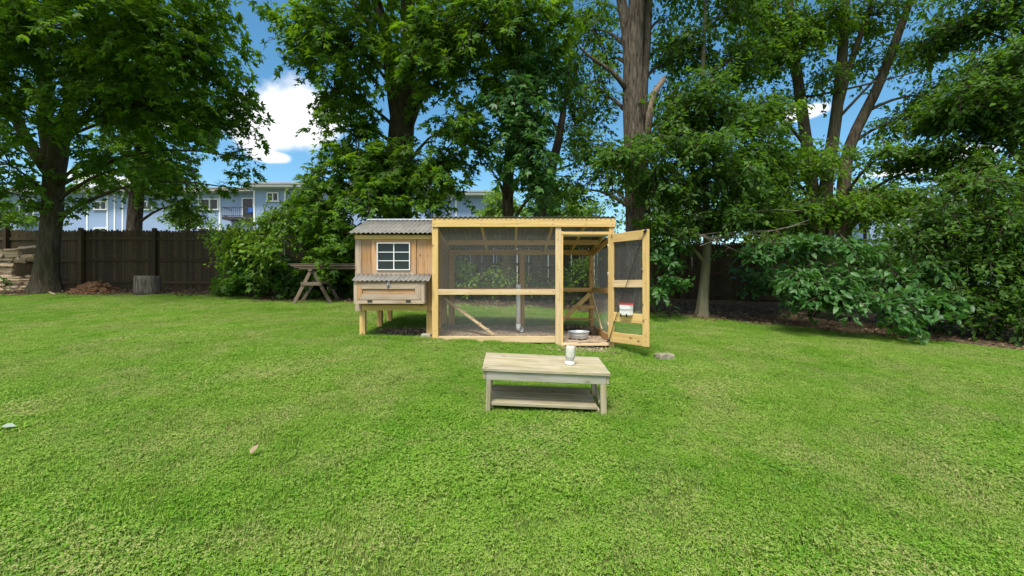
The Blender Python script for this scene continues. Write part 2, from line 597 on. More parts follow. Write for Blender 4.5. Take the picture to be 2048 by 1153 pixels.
def grass_mat():
    mt, nt, b = new_mat('lawn_blade')
    b.inputs['Roughness'].default_value = .65
    b.inputs['Specular IOR Level'].default_value = .15
    ge = nd(nt, 'ShaderNodeNewGeometry')
    big = nd(nt, 'ShaderNodeTexNoise', i_Scale=.55, i_Detail=5.0, i_Roughness=.6)
    med = nd(nt, 'ShaderNodeTexNoise', i_Scale=2.6, i_Detail=4.0, i_Roughness=.6)
    for n in (big, med): nt.links.new(ge.outputs['Position'], n.inputs['Vector'])
    rnd = ge.outputs['Random Per Island']
    f = math_n(nt, 'ADD', math_n(nt, 'MULTIPLY', rnd, .4), math_n(nt, 'ADD', math_n(nt, 'MULTIPLY', big.outputs['Fac'], .55), math_n(nt, 'MULTIPLY', med.outputs['Fac'], .5)))
    col = ramp(nt, f, [(.34, (.062, .185, .015)), (.52, (.112, .278, .019)), (.70, (.18, .35, .03)), (.98, (.34, .43, .105))])
    # dry patches
    dn = nd(nt, 'ShaderNodeTexNoise', i_Scale=1.1, i_Detail=5.0, i_Roughness=.65)
    off = nd(nt, 'ShaderNodeVectorMath', operation='ADD'); off.inputs[1].default_value = (31, 7, 3)
    nt.links.new(ge.outputs['Position'], off.inputs[0]); nt.links.new(off.outputs[0], dn.inputs['Vector'])
    dry = math_n(nt, 'MULTIPLY', ramp(nt, dn.outputs['Fac'], [(.45, (0, 0, 0)), (.64, (1, 1, 1))]), ramp(nt, rnd, [(.25, (0, 0, 0)), (.75, (.85, .85, .85))]))
    col = mixc(nt, dry, col, (.44, .40, .18))
    nt.links.new(col, b.inputs['Base Color'])
    tr = nd(nt, 'ShaderNodeBsdfTranslucent')
    nt.links.new(mixc(nt, .4, col, (.25, .44, .02)), tr.inputs['Color'])
    mx = nd(nt, 'ShaderNodeMixShader'); mx.inputs[0].default_value = .3
    nt.links.new(b.outputs[0], mx.inputs[1]); nt.links.new(tr.outputs[0], mx.inputs[2])
    nt.links.new(mx.outputs[0], nt.nodes['Material Output'].inputs['Surface'])
    return mt


M['grass'] = grass_mat()

# ------------------------------------------------------------------ ground
BED_EDGE = [(-40, 13.0), (-14, 13.1), (-8.6, 13.0), (-7.2, 12.3), (-5.5, 11.6), (-2, 11.5), (0, 11.4), (3.7, 11.2), (6.4, 10.1), (9.6, 8.4), (16, 5.0), (40, -6)]


def bed_edge(x):
    x = np.asarray(x, float)
    return np.interp(x, [p[0] for p in BED_EDGE], [p[1] for p in BED_EDGE]) + .14 * np.sin(x * 2.3) + .09 * np.sin(x * 5.1 + 1)


def grid_sheet(name, xs, ys, zf, mat, keep=None, **tags):
    X, Y = np.meshgrid(xs, ys)
    Z = zf(X, Y)
    V = np.stack([X.ravel(), Y.ravel(), Z.ravel()], 1)
    nx, ny = len(xs), len(ys)
    I, J = np.meshgrid(np.arange(nx - 1), np.arange(ny - 1))
    a = (J * nx + I).ravel()
    q = np.stack([a, a + 1, a + nx + 1, a + nx], 1)
    if keep is not None:
        cx = V[q][:, :, :2].mean(1)
        q = q[keep(cx[:, 0], cx[:, 1])]
    o = mesh_obj(name, np_mesh(name, V, q.ravel(), 4, True), mat)
    tag(o, **tags)
    return o


xs = np.concatenate([np.linspace(-420, -32, 14), np.linspace(-30, 30, 151), np.linspace(32, 420, 14)])
ys = np.concatenate([np.linspace(-60, -6, 10), np.linspace(-5, 30, 101), np.linspace(33, 700, 16)])
grid_sheet('ground', xs, ys, ground_z, M['lawn'], label='green lawn sloping gently up to the fence', kind='structure')

# soil bed along the fence, a sheet a little above the lawn whose front edge runs along BED_EDGE
bx = np.linspace(-34, 24, 233)
tt = np.linspace(0, 1, 14)
BX, TT = np.meshgrid(bx, tt)
BY = bed_edge(BX) + TT * (19 - bed_edge(BX))
bedv = np.stack([BX.ravel(), BY.ravel(), (ground_z(BX, BY) + .012 + .03 * np.minimum(TT * 8, 1) * (1 + .5 * np.sin(BX * 3) * np.sin(BY * 4))).ravel()], 1)
n_ = len(bx)
I, J = np.meshgrid(np.arange(n_ - 1), np.arange(len(tt) - 1))
a_ = (J * n_ + I).ravel()
o = mesh_obj('planting_bed', np_mesh('planting_bed', bedv, np.stack([a_, a_ + 1, a_ + n_ + 1, a_ + n_], 1).ravel(), 4, True), M['bed'])
tag(o, 'brown soil bed with leaf litter along the fence', kind='structure')

# ------------------------------------------------------------------ apartment buildings beyond the fence
BD = 41.0


def bpx(px, py, d=BD):
    return at(px, py, d)


def apartment(name, label, sections, windows, balconies, trims, spouts, d=BD):
    x_mid = (sections[0][0] + sections[-1][1]) / 2
    base = bpx(x_mid, 570, d)
    root = thing(name, label, 'building', (base.x, d, 1.0))
    for (p0, p1, ptop, fwd) in sections:
        a, b = bpx(p0, ptop, d), bpx(p1, ptop, d)
        yf = d - fwd
        mb = MB()
        zt = a.z - .35
        mb.box(((a.x + b.x) / 2, yf + 6, (zt + .6) / 2), (b.x - a.x, 12, zt - .6))
        mb.build('wall', M['siding'], root)
        mb = MB()
        mb.box(((a.x + b.x) / 2, yf + 5.6, zt + .1), (b.x - a.x + .7, 13.2, .2))
        mb.build('eave', M['soffit'], root)
        mb = MB()
        x0, x1 = a.x - .4, b.x + .4
        mb.prism([(-1.1, 0), (12.4, 0), (12.4, .15), (5.6, .32), (-1.1, .12)], (x0, yf, zt + .203), (0, 1, 0), (0, 0, 1), (1, 0, 0), x1 - x0)
        mb.build('roof', M['shingle'], root)
    for (p0, p1, y0, y1, fwd, npane) in windows:
        a, b = bpx(p0, y1, d), bpx(p1, y0, d)
        yf = d - fwd
        fr = MB()
        w = .09
        fr.box(((a.x + b.x) / 2, yf - .05, b.z - w / 2), (b.x - a.x, .14, w))
        fr.box(((a.x + b.x) / 2, yf - .07, a.z + w / 2), (b.x - a.x + .1, .18, w))
        for xx in (a.x + w / 2, b.x - w / 2):
            fr.box((xx, yf - .05, (a.z + b.z) / 2), (w, .14, b.z - a.z - 2 * w))
        for k in range(1, npane):
            xx = a.x + (b.x - a.x) * k / npane
            fr.box((xx, yf - .045, (a.z + b.z) / 2), (.08, .11, b.z - a.z - 2 * w))
        wn = fr.build('window', M['white'], root)
        for k in range(npane):
            xa = a.x + (b.x - a.x) * k / npane + .09; xb = a.x + (b.x - a.x) * (k + 1) / npane - .09
            p = MB(); p.box(((xa + xb) / 2, yf - .035, (a.z + b.z) / 2), (xb - xa, .012, b.z - a.z - 2 * w - .01))
            p.build('pane', M['far_glass'], wn)
            c = MB(); c.box(((xa + xb) / 2, yf - .012, (a.z + b.z) / 2), (xb - xa, .012, b.z - a.z - 2 * w - .01))
            c.build('curtain', M['curtain'], wn)
    for (p0, p1, y0, y1) in balconies:
        a, b = bpx(p0, y1, d), bpx(p1, y0, d)
        sl = MB(); sl.box(((a.x + b.x) / 2, d - .66, a.z - .12), (b.x - a.x, 1.3, .24))
        bal = sl.build('balcony', M['dark_steel'], root)
        for zz in (b.z, a.z + .1):
            r = MB()
            r.box(((a.x + b.x) / 2, d - 1.28, zz), (b.x - a.x, .05, .05))
            for xx in (a.x + .03, b.x - .03):
                r.box((xx, d - .64, zz), (.05, 1.2, .05))
            r.build('rail', M['dark_steel'], bal)
        n = int((b.x - a.x) / .17)
        for k in range(n + 1):
            r = MB(); r.box((a.x + .03 + (b.x - a.x - .06) * k / n, d - 1.28, (a.z + b.z) / 2), (.028, .028, b.z - a.z))
            r.build('baluster', M['dark_steel'], bal)
    for (p, y0, y1, fwd, wd) in trims:
        a, b = bpx(p, y1, d), bpx(p, y0, d)
        t = MB(); t.box((a.x, d - fwd - .03, (a.z + b.z) / 2), (wd, .07, b.z - a.z)); t.build('trim_board', M['white'], root)
    for (p, y0, y1, fwd, bend) in spouts:
        a, b = bpx(p, y1, d), bpx(p, y0, d)
        pts = [(a.x, d - fwd - .12, a.z), (a.x, d - fwd - .12, b.z - .5), (a.x + bend, d - fwd - .35, b.z)]
        t = MB(); t.tube(pts, [.09, .09, .09], 8); t.build('downspout', M['white'], root)
    return root


blue = apartment('apartment_building', 'long pale blue apartment block with white trim behind the left fence',
                 [(-260, 139, 380, 0), (139, 524, 379, 0), (525, 860, 377, 1.4), (861, 1015, 386, 0)],
                 [(402, 438, 398, 421, 0, 2), (189, 215, 403, 421, 0, 2), (485, 530, 396.5, 441, 0, 2), (551, 574, 392, 410, 1.4, 2),
                  (400, 437, 456, 478, 0, 2), (484, 501, 456, 478, 0, 2), (40, 70, 398, 438, 0, 2), (100, 125, 400, 421, 0, 2), (189, 215, 456, 478, 0, 2),
                  (284, 306, 403, 421, 0, 2)],
                 [(462, 530, 420, 438), (36, 76, 421, 438)],
                 [(382, 388, 478, 0, .14), (397.5, 388, 478, 0, .14), (440, 388, 478, 0, .14), (215.5, 388, 478, 0, .13), (230, 388, 478, 0, .13), (246, 388, 478, 0, .13),
                  (366, 388, 478, 0, .13), (526.5, 388, 478, 1.4, .13), (912, 395, 470, 0, .13), (981, 395, 470, 0, .13), (175, 388, 478, 0, .13)],
                 [(587, 383, 478, 1.4, .3), (868.5, 392, 470, 0, 0.02), (899, 393, 470, 0, .5)])
blue2 = apartment('apartment_building', 'pale blue apartment block glimpsed through the shrubs on the right', [(1740, 2320, 398, 0)],
                  [(1806, 1816, 418, 440, 0, 1), (1860, 1885, 418, 440, 0, 2), (1930, 1955, 418, 440, 0, 2), (2010, 2035, 418, 440, 0, 2)], [],
                  [(1796, 408, 478, 0, .3), (1842, 408, 478, 0, .3), (1905, 408, 478, 0, .3), (1985, 408, 478, 0, .3)], [])

# chair on the balcony
ch = thing('balcony_chair', 'small blue chair on the black railed balcony', 'chair', (bpx(507, 438).x, BD - .6, bpx(507, 438).z))
cz, cx_ = bpx(507, 438).z, bpx(507, 438).x
mb = MB(); mb.box((cx_, BD - .6, cz + .45), (.5, .5, .06)); mb.build('seat', M['blue_cloth'], ch)
mb = MB(); mb.box((cx_, BD - .36, cz + .75), (.5, .06, .42)); mb.build('backrest', M['blue_cloth'], ch)
for i in (-1, 1):
    for j in (-1, 1):
        mb = MB(); mb.box((cx_ + i * .21, BD - .6 + j * .21, cz + .21), (.04, .04, .42)); mb.build('leg', M['dark_steel'], ch)

# ------------------------------------------------------------------ fence
FY = 14.6
fence = thing('wooden_fence', 'dark weathered dog-eared picket fence running behind the whole yard', 'fence', (0, FY, gz(0, FY)))
pk = MB()
pk.prism([(-.045, 0), (.045, 0), (.045, .965), (.022, 1.0), (-.022, 1.0), (-.045, .965)], (0, .009, 0), (1, 0, 0), (0, 0, 1), (0, -1, 0), .018)
pk_me = pk.mesh('picket'); pk_me.materials.append(M['fence'])
panel_edges = [-18.6, -16.15, -13.75, -11.4, -9.0, -6.6, -4.2, -1.8, .6, 3.0, 5.4, 7.8, 10.2]
frnd = random.Random(5)
for i in range(len(panel_edges) - 1):
    x0, x1 = panel_edges[i], panel_edges[i + 1]
    base = min(gz(x0, FY), gz(x1, FY)) + .02
    H = 1.88
    pp = MB(); pp.box((0, 0, 0), (.1, .1, H + .12))
    pp.build('post', M['fence'], fence, Matrix.Translation((x0, FY - .085, base + (H + .12) / 2 - .05)))
    for zr in (.22, .92, 1.62):
        board('rail', (x0 + .052, FY - .03, base + zr), (x1 - .052, FY - .03, base + zr), .036, .088, M['fence'], fence, bev=0)
    x = x0 + .05
    gappy = frnd.random() < .4
    while x < x1 + .02:
        sag = frnd.uniform(-.015, .015)
        mw = Matrix.Translation((x, FY, base + .02 + sag)) @ Matrix.Rotation(frnd.uniform(-.003, .003), 4, 'Y') @ Matrix.Diagonal((frnd.uniform(.98, 1.03), 1, H + frnd.uniform(-.02, .015), 1))
        mesh_obj('picket', pk_me, None, fence, mw)
        g = frnd.uniform(-.001, .002)
        if frnd.random() < (.16 if gappy else .05): g = frnd.uniform(.007, .013)
        x += .092 + g
pp = MB(); pp.box((0, 0, 0), (.1, .1, 2.0)); pp.build('post', M['fence'], fence, Matrix.Translation((panel_edges[-1], FY - .085, gz(10.2, FY) + .95)))

# ------------------------------------------------------------------ chicken run
D0, D1 = 7.17, 8.96               # front and back plane
s0 = FPX / D0


def fx(px): return (px - CX) / s0
def fz(py): return CAM_Z - (py - CY) / s0


run = thing('chicken_run', 'yellow pine chicken run with wire mesh walls and an open door', 'chicken run', (.17, D0, gz(.17, D0)))
P, PP, SP = M['pine'], M['pale_pine'], M['shade_pine']
PT = .04                           # lumber thickness
ZB = .60
xl0, xl1, xm0, xm1, xr0, xr1 = fx(864), fx(876), fx(1111), fx(1122.5), fx(1218.5), fx(1228.5)
ztop_f, zbot_f = fz(437.5), fz(454.5)
bbox_board('post', xl0, xl1, D0, D0 + .089, ZB, zbot_f - .002, P, run)
bbox_board('post', xm0, xm1, D0 + .001, D0 + .04, ZB, zbot_f - .002, PP, run)
bbox_board('post', xr0, xr1, D0, D0 + .089, ZB - .06, zbot_f - .002, P, run)
bbox_board('door_jamb', xm1 + .001, xm1 + .03, D0 + .002, D0 + .09, ZB, fz(463), P, run)
bbox_board('fascia', fx(865), fx(1230.5), D0 - .022, D0 + .016, zbot_f, ztop_f, P, run)
bbox_board('plate', xl0 + .01, xr1 - .01, D0 + .018, D0 + .056, zbot_f + .01, ztop_f - .03, SP, run)
# back frame
s1 = FPX / D1
def bkx(px): return (px - CX) / s1
def bkz(py): return CAM_Z - (py - CY) / s1
bx0, bx1 = bkx(897), bkx(1188)
for (a, b) in ((897, 908), (1039.5, 1049), (1179, 1188)):
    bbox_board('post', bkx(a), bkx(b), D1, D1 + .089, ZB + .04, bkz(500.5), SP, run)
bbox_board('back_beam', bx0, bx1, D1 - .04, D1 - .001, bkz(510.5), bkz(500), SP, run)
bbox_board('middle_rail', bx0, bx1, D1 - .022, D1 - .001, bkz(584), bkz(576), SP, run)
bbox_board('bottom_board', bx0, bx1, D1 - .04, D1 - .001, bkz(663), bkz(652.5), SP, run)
# front rails
bbox_board('middle_rail', xl1 + .001, xm0 - .001, D0 - .004, D0 + .016, fz(590), fz(579), PP, run)
bbox_board('bottom_board', xl1 + .001, xm0 - .001, D0 + .012, D0 + .05, fz(686), fz(673.5), PP, run)
bbox_board('threshold', xm1 + .001, xr0 - .001, D0 + .0, D0 + .04, fz(692), fz(686.5), PP, run)
bbox_board('header', xm1 + .001, xr0 - .001, D0 - .004, D0 + .05, fz(469.8), fz(464), P, run)
bbox_board('door_stop', xm1 + .03, xr0 - .02, D0 + .03, D0 + .06, fz(472.6), fz(470.2), PP, run)
# side walls: right one, and the left one against the hen house
xs_r = (xr0 + xr1) / 2
zr_f, zr_b = fz(455), bkz(501)
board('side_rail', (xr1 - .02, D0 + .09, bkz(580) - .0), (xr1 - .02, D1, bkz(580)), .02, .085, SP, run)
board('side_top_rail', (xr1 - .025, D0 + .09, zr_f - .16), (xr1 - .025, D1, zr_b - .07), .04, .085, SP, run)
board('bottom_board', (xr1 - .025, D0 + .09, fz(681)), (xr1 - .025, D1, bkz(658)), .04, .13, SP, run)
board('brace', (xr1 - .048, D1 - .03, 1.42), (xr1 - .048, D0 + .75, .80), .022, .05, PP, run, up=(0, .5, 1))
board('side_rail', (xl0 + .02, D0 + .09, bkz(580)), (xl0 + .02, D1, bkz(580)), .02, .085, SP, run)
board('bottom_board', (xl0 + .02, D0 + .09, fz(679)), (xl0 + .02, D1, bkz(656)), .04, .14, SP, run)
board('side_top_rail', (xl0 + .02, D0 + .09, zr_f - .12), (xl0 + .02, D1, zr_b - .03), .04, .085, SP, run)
# back corner brace and roost bars
board('brace', (bkx(1120), D1 - .06, bkz(645)), (bkx(1179), D1 - .06, bkz(588)), .03, .085, P, run, up=(-1, 0, 1))
board('roost_bar', (bkx(1152), D1 - .10, bkz(614)), (bkx(1190), D1 - .10, bkz(614)), .04, .06, SP, run)
board('roost_bar', (bkx(1131), D1 - .16, bkz(637)), (bkx(1191), D1 - .16, bkz(637.5)), .04, .045, SP, run)
# rafters under the roof
roof_f = Vector((0, D0 - .03, ztop_f + .012)); roof_b = Vector((0, D1 + .16, bkz(500) + .03))
rdir = (roof_b - roof_f).normalized()
rn = Vector((0, -rdir.z, rdir.y))
for xx in (xl0 + .02, fx(962), fx(1033), fx(1106), fx(1172), xr1 - .02):
    a = Vector((xx, D0 + .06, 0)) ; a.z = roof_f.z + (a.y - roof_f.y) * rdir.z / rdir.y - .062
    b = Vector((xx, D1 + .06, 0)) ; b.z = roof_f.z + (b.y - roof_f.y) * rdir.z / rdir.y - .062
    board('rafter', a, b, .038, .085, P, run)
ym = (D0 + D1) / 2
board('purlin', (xl1, ym, roof_f.z + (ym - roof_f.y) * rdir.z / rdir.y - .15), (xr0, ym, roof_f.z + (ym - roof_f.y) * rdir.z / rdir.y - .15), .038, .085, SP, run)


def corrugated(name, origin, u, lu, v, lv, mat, parent, pitch=.0745, amp=.010, th=.003, phase=0.0):
    """wavy sheet: waves follow u, ridges run along v"""
    o_, u, v = Vector(origin), Vector(u).normalized(), Vector(v).normalized()
    n = u.cross(v).normalized()
    if n.z < 0: n = -n
    k = max(8, int(lu / pitch * 8))
    V = []; F = []
    for lay in (0, 1):
        for e in (0, 1):
            for i in range(k + 1):
                t = lu * i / k
                h = amp * math.sin(2 * math.pi * t / pitch + phase) + (th if lay else 0)
                V.append(o_ + u * t + v * (lv * e) + n * h)
    m_ = k + 1
    for i in range(k):
        F.append((i, i + 1, m_ + i + 1, m_ + i))
        F.append((2 * m_ + i, 3 * m_ + i, 3 * m_ + i + 1, 2 * m_ + i + 1))
        F.append((i, 2 * m_ + i, 2 * m_ + i + 1, i + 1))
        F.append((m_ + i, m_ + i + 1, 3 * m_ + i + 1, 3 * m_ + i))
    F += [(0, m_, 3 * m_, 2 * m_), (k, 2 * m_ + k, 3 * m_ + k, m_ + k)]
    mb = MB(); mb.add(V, F, True)
    return mb.build(name, mat, parent)


L = (roof_b - roof_f).length + .0
for k in range(4):
    w = (fx(1231) - fx(864) + .02) / 4
    corrugated('roof_panel', Vector((fx(864) - .01 + w * k, roof_f.y - .01, roof_f.z + .006 + .0035 * (k % 2))), (1, 0, 0), w + (.03 if k < 3 else 0), rdir, L, M['tin_under'], run, phase=w * k * 2 * math.pi / .0745)


def wire_panel(name, o_, u, lu, v, lv, parent, pitch=.0145, r=.00046):
    o_, u, v = Vector(o_), Vector(u).normalized(), Vector(v).normalized()
    n = u.cross(v).normalized()
    V = []; F = []

    def wire(a, d, l, w, off):
        b = len(V)
        for e in (0, l):
            for (p, q) in ((-1, -1), (1, -1), (1, 1), (-1, 1)):
                V.append(a + d * e + w * (p * r) + n * (q * r + off))
        for i in range(4):
            j = (i + 1) % 4
            F.append((b + i, b + j, b + 4 + j, b + 4 + i))
    for i in range(int(lu / pitch) + 1):
        wire(o_ + u * (i * pitch), v, lv, u, 0)
    for i in range(int(lv / pitch) + 1):
        wire(o_ + v * (i * pitch), u, lu, v, 2 * r)
    me = bpy.data.meshes.new(name)
    me.from_pydata(V, [], F); me.update()
    return mesh_obj(name, me, M['wire'], parent)


Xv, Yv, Zv = Vector((1, 0, 0)), Vector((0, 1, 0)), Vector((0, 0, 1))
wire_panel('wire_mesh', (xl1 - .02, D0 + .052, fz(684)), Xv, xm0 - xl1 + .04, Zv, zbot_f - fz(684), run)
wire_panel('wire_mesh', (xm1, D0 + .056, fz(466)), Xv, xr0 - xm1, Zv, zbot_f - fz(466), run)
wire_panel('wire_mesh', (bx0 + .03, D1 + .092, bkz(660)), Xv, bx1 - bx0 - .06, Zv, bkz(505) - bkz(660), run)
wire_panel('wire_mesh', (xr1 - .008, D0 + .09, fz(683)), Yv, D1 - D0 - .09, Zv, zr_b - .05 - fz(683), run)

def screw(p, n, parent):
    mb = MB(); n = Vector(n).normalized(); p = Vector(p)
    mb.tube([p, p + n * .003], [.0065, .006], 8)
    mb.build('screw', M['dark_steel'], parent)


for xx in ((xl0 + xl1) / 2, fx(962), fx(1033), fx(1106), fx(1172), (xr0 + xr1) / 2):
    for dz in (.3, .75):
        screw((xx + random.uniform(-.012, .012), D0 - .022, zbot_f + (ztop_f - zbot_f) * dz), (0, -1, 0), run)
for xx in (xl1 + .03, fx(940), fx(1000), fx(1060), xm0 - .03):
    screw((xx, D0 - .004, fz(584.5) + random.uniform(-.02, .02)), (0, -1, 0), run)
for py in (480, 540, 600, 650):
    screw(((xm0 + xm1) / 2 + random.uniform(-.02, .02), D0 + .001, fz(py)), (0, -1, 0), run)
    screw(((xl0 + xl1) / 2 + random.uniform(-.02, .02), D0, fz(py + 12)), (0, -1, 0), run)

# ramp with cleats
ra, rb = Vector((-1.19, 8.05, 1.335)), Vector((-.30, 7.62, .735))
rmp = board('ramp', ra, rb, .075, .022, PP, run, up=(.4, -.3, 1))
for k in range(6):
    c = ra.lerp(rb, .12 + .15 * k) + Vector((0, 0, .02))
    sd = (rb - ra).normalized().cross(Vector((.4, -.3, 1))).normalized()
    board('cleat', c - sd * .045, c + sd * .045, .02, .015, PP, rmp, up=(.4, -.3, 1))

# open door, hinged on the right post
hinge = Vector(((1217.5 - CX) / FPX * 7.12, 7.115, 0)); free = Vector(((1297.5 - CX) / FPX * 6.48, 6.48, 0))
dd = (free - hinge); dw = dd.length; dd.normalize()
dn_ = Vector((-dd.y, dd.x, 0));
if dn_.dot(-hinge) < 0: dn_ = -dn_
dz0, dz1 = CAM_Z - (683.5 - CY) / FPX * 7.12, CAM_Z - (468.7 - CY) / FPX * 7.12


def dp(u, z, out=0.0): return Vector((hinge.x, hinge.y, 0)) + dd * u + Vector((0, 0, z)) + dn_ * out


st1 = board('door', dp(.05, dz0), dp(.05, dz1), .10, .036, P, run, up=dn_)
st1['label'] = 'open pine door of the run'
door = st1
sw = .10
board('stile', dp(dw - .05, dz0), dp(dw - .05, dz1), .10, .036, P, door, up=dn_)
zH = dz1 - dz0
for (t0, t1, mt) in ((.918, .998, P), (.505, .57, PP), (.193, .275, P), (.002, .092, P)):
    board('rail', dp(sw + .001, dz0 + zH * (t0 + t1) / 2, -.002), dp(dw - sw - .001, dz0 + zH * (t0 + t1) / 2, -.002), zH * (t1 - t0), .034, mt, door, up=dn_)
wire_panel('wire_mesh', dp(.04, dz0 + .06, -.026), dd, dw - .08, Zv, zH - .1, door)
for zz in (dz0 + .25, dz0 + zH * .62, dz1 - .2):
    mb = MB(); c = dp(-.005, zz, .012); mb.tube([c - Zv * .045, c + Zv * .045], [.009, .009], 8)
    mb.build('hinge', M['steel'], door)
mb = MB(); c = dp(dw - .085, dz0 + zH * .64, .022)
mb.tube([c, c + Zv * .04 + dn_ * .02, c + Zv * .055 - dd * .015 + dn_ * .02, c + Zv * .03 - dd * .03 + dn_ * .02], [.004] * 4, 6)
mb.build('latch_hook', M['steel'], door)

for u_ in (.05, dw - .05):
    for t_ in (.045, .235, .54, .96):
        screw(dp(u_ + random.uniform(-.02, .02), dz0 + zH * t_, .018), dn_, door)

# black elastic cord across the door
mb = MB()
ca, cb = dp(dw - .05, dz1 - .035, .035), dp(.035, dz0 + .03, .035)
pts = [ca.lerp(cb, t) + dn_ * (.012 * math.sin(t * 3.1)) for t in np.linspace(0, 1, 9)]
mb.tube(pts, [.0055] * 9, 6)
mb.tube([ca + dd * .03 + Zv * .03, ca, ca - Zv * .02], [.018, .02, .012], 6)
mb.tube([cb + Zv * .02, cb - Zv * .01 + dn_ * .01, cb - Zv * .035 - dd * .03], [.014, .018, .012], 6)
mb.tube([cb, cb - Zv * .05 + dd * .05], [.01, .006], 6)
tag(mb.build('elastic_cord', M['black']), 'black elastic cord stretched diagonally across the open run door', 'cord')

# feeder hung on the door
ft = thing('feeder_box', 'small white plastic feeder with red lid on the run door', 'feeder', dp(.42, dz0 + zH * .275, .02))
fc = dp(.405, 0, .058); fz0 = dz0 + zH * .262
FM = Matrix((dd, dn_, Zv)).transposed().to_4x4()
def feeder_piece(name, poly_w0, poly_w1, z0, z1, dep, mat):
    mb = MB()
    vs = []
    for (w, z) in ((poly_w0, z0), (poly_w1, z1)):
        for (i, j) in ((-1, -1), (1, -1), (1, 1), (-1, 1)):
            vs.append((i * w / 2, j * dep / 2, z))
    mb.add(vs, [(0, 3, 2, 1), (4, 5, 6, 7), (0, 1, 5, 4), (1, 2, 6, 5), (2, 3, 7, 6), (3, 0, 4, 7)])
    mw = FM.copy(); mw.translation = Vector((fc.x, fc.y, fz0))
    ob = mb.build(name, mat, ft, mw)
    return ob
feeder_piece('tub', .185, .205, 0, .155, .07, M['white_plastic'])
feeder_piece('lid', .222, .216, .156, .176, .082, M['red_plastic'])
for u_ in (-.07, .04):
    mb = MB(); mw = FM.copy(); mw.translation = Vector((fc.x, fc.y, fz0))
    mb.tube([(u_, .04, -.028), (u_, .04, .004), (u_, .044, .02)], [.013, .011, .008], 8); mb.build('drinking_nipple', M['black'], ft, mw)
mb = MB(); mw = FM.copy(); mw.translation = Vector((fc.x, fc.y, fz0))
mb.tube([(-.106, -.04, .1), (-.106, .042, .095), (0, .043, .08), (.106, .042, .09), (.106, -.04, .1)], [.003] * 5, 5); mb.build('wire_holder', M['steel'], ft, mw)

# floor of the run: loose bedding
grid_sheet('run_bedding', np.linspace(xl0 + .03, xr1 - .06, 40), np.linspace(D0 + .03, D1 - .045, 26),
           lambda X, Y: np.maximum(ground_z(X, Y) + .02, .665) + .012 * np.sin(X * 9) * np.cos(Y * 11), M['bedding'],
           label='pale brown bedding and dirt covering the run floor', kind='stuff')

# white feed pipe with elbow
pf = thing('feed_pipe', 'white plastic feed pipe with elbow standing inside the run', 'feeder pipe', (.112, 8.2, .74))
pxp, pyp = (1036.5 - CX) / FPX * 8.2, 8.2
mb = MB(); mb.tube([(pxp, pyp, .80), (pxp, pyp, CAM_Z - .02)], [.038, .038], 20); mb.build('pipe', M['white_plastic'], pf)
mb = MB(); mb.lathe([(.038, 0), (.046, .002), (.046, .06), (.036, .062), (.036, .03)], 20, (pxp, pyp, CAM_Z - .055)); mb.build('cap', M['white_plastic'], pf)
mb = MB(); mb.tube([(pxp, pyp, .88), (pxp, pyp, .83), (pxp + .01, pyp - .015, .795), (pxp + .035, pyp - .05, .785), (pxp + .055, pyp - .075, .785)], [.045, .045, .045, .045, .049], 18, cap=False); mb.build('elbow', M['white_plastic'], pf)

# galvanised basin and logs
bcx, bcy = 1.125, 7.66
bcz = max(gz(bcx, bcy) + .03, .685)
basin = thing('metal_basin', 'round galvanised metal basin on the run floor in the doorway', 'basin', (bcx, bcy, bcz))
mb = MB()
mb.lathe([(.0, .0), (.145, .0), (.152, .012), (.158, .045), (.163, .05), (.163, .058), (.166, .10), (.182, .104), (.184, .112), (.176, .114), (.168, .108), (.158, .06), (.15, .016), (0, .012)], 40, (bcx, bcy, bcz))
mb.build('bowl', M['galv'], basin)
mb = MB(); mb.tube([(bcx - .172, bcy - .06, bcz + .085), (bcx - .2, bcy - .06, bcz + .07), (bcx - .2, bcy - .06, bcz + .04), (bcx - .168, bcy - .06, bcz + .045)], [.005] * 4, 6); mb.build('handle', M['galv'], basin)
for (lab, a, b, r_) in (('short bark-covered log lying behind the basin', (.98, 8.55, .075), (1.28, 8.62, .07), .05), ('thicker split log beside the basin by the side wall', (1.30, 8.32, .08), (1.47, 8.1, .085), .068)):
    za = max(gz(a[0], a[1]) + .03, .68)
    mb = MB(); p0 = Vector((a[0], a[1], za + r_)); p1 = Vector((b[0], b[1], za + r_))
    mb.tube([p0.lerp(p1, t) for t in np.linspace(0, 1, 6)], [r_ * (1 + .08 * math.sin(t * 3)) for t in range(6)], 12, rough=.25, seed=a[0])
    tag(mb.build('log', M['bark_dark']), lab, 'log')

# ------------------------------------------------------------------ hen house
HD = 7.30
sh = FPX / HD


def hx(px): return (px - CX) / sh
def hz(py): return CAM_Z - (py - CY) / sh
def Z1x(X): return 680 + X / 3.843
def Z1y(Y): return 410 + Y / 3.843


hen = thing('hen_house', 'raised cedar hen house with grey corrugated roof and paned window', 'hen house', (-1.9, HD, gz(-1.9, HD)))
CE, GC = M['cedar'], M['grey_cedar']
X0, X1 = hx(711), xl0 - .004
zf0, zf1 = hz(622), hz(471)
HB = 9.02
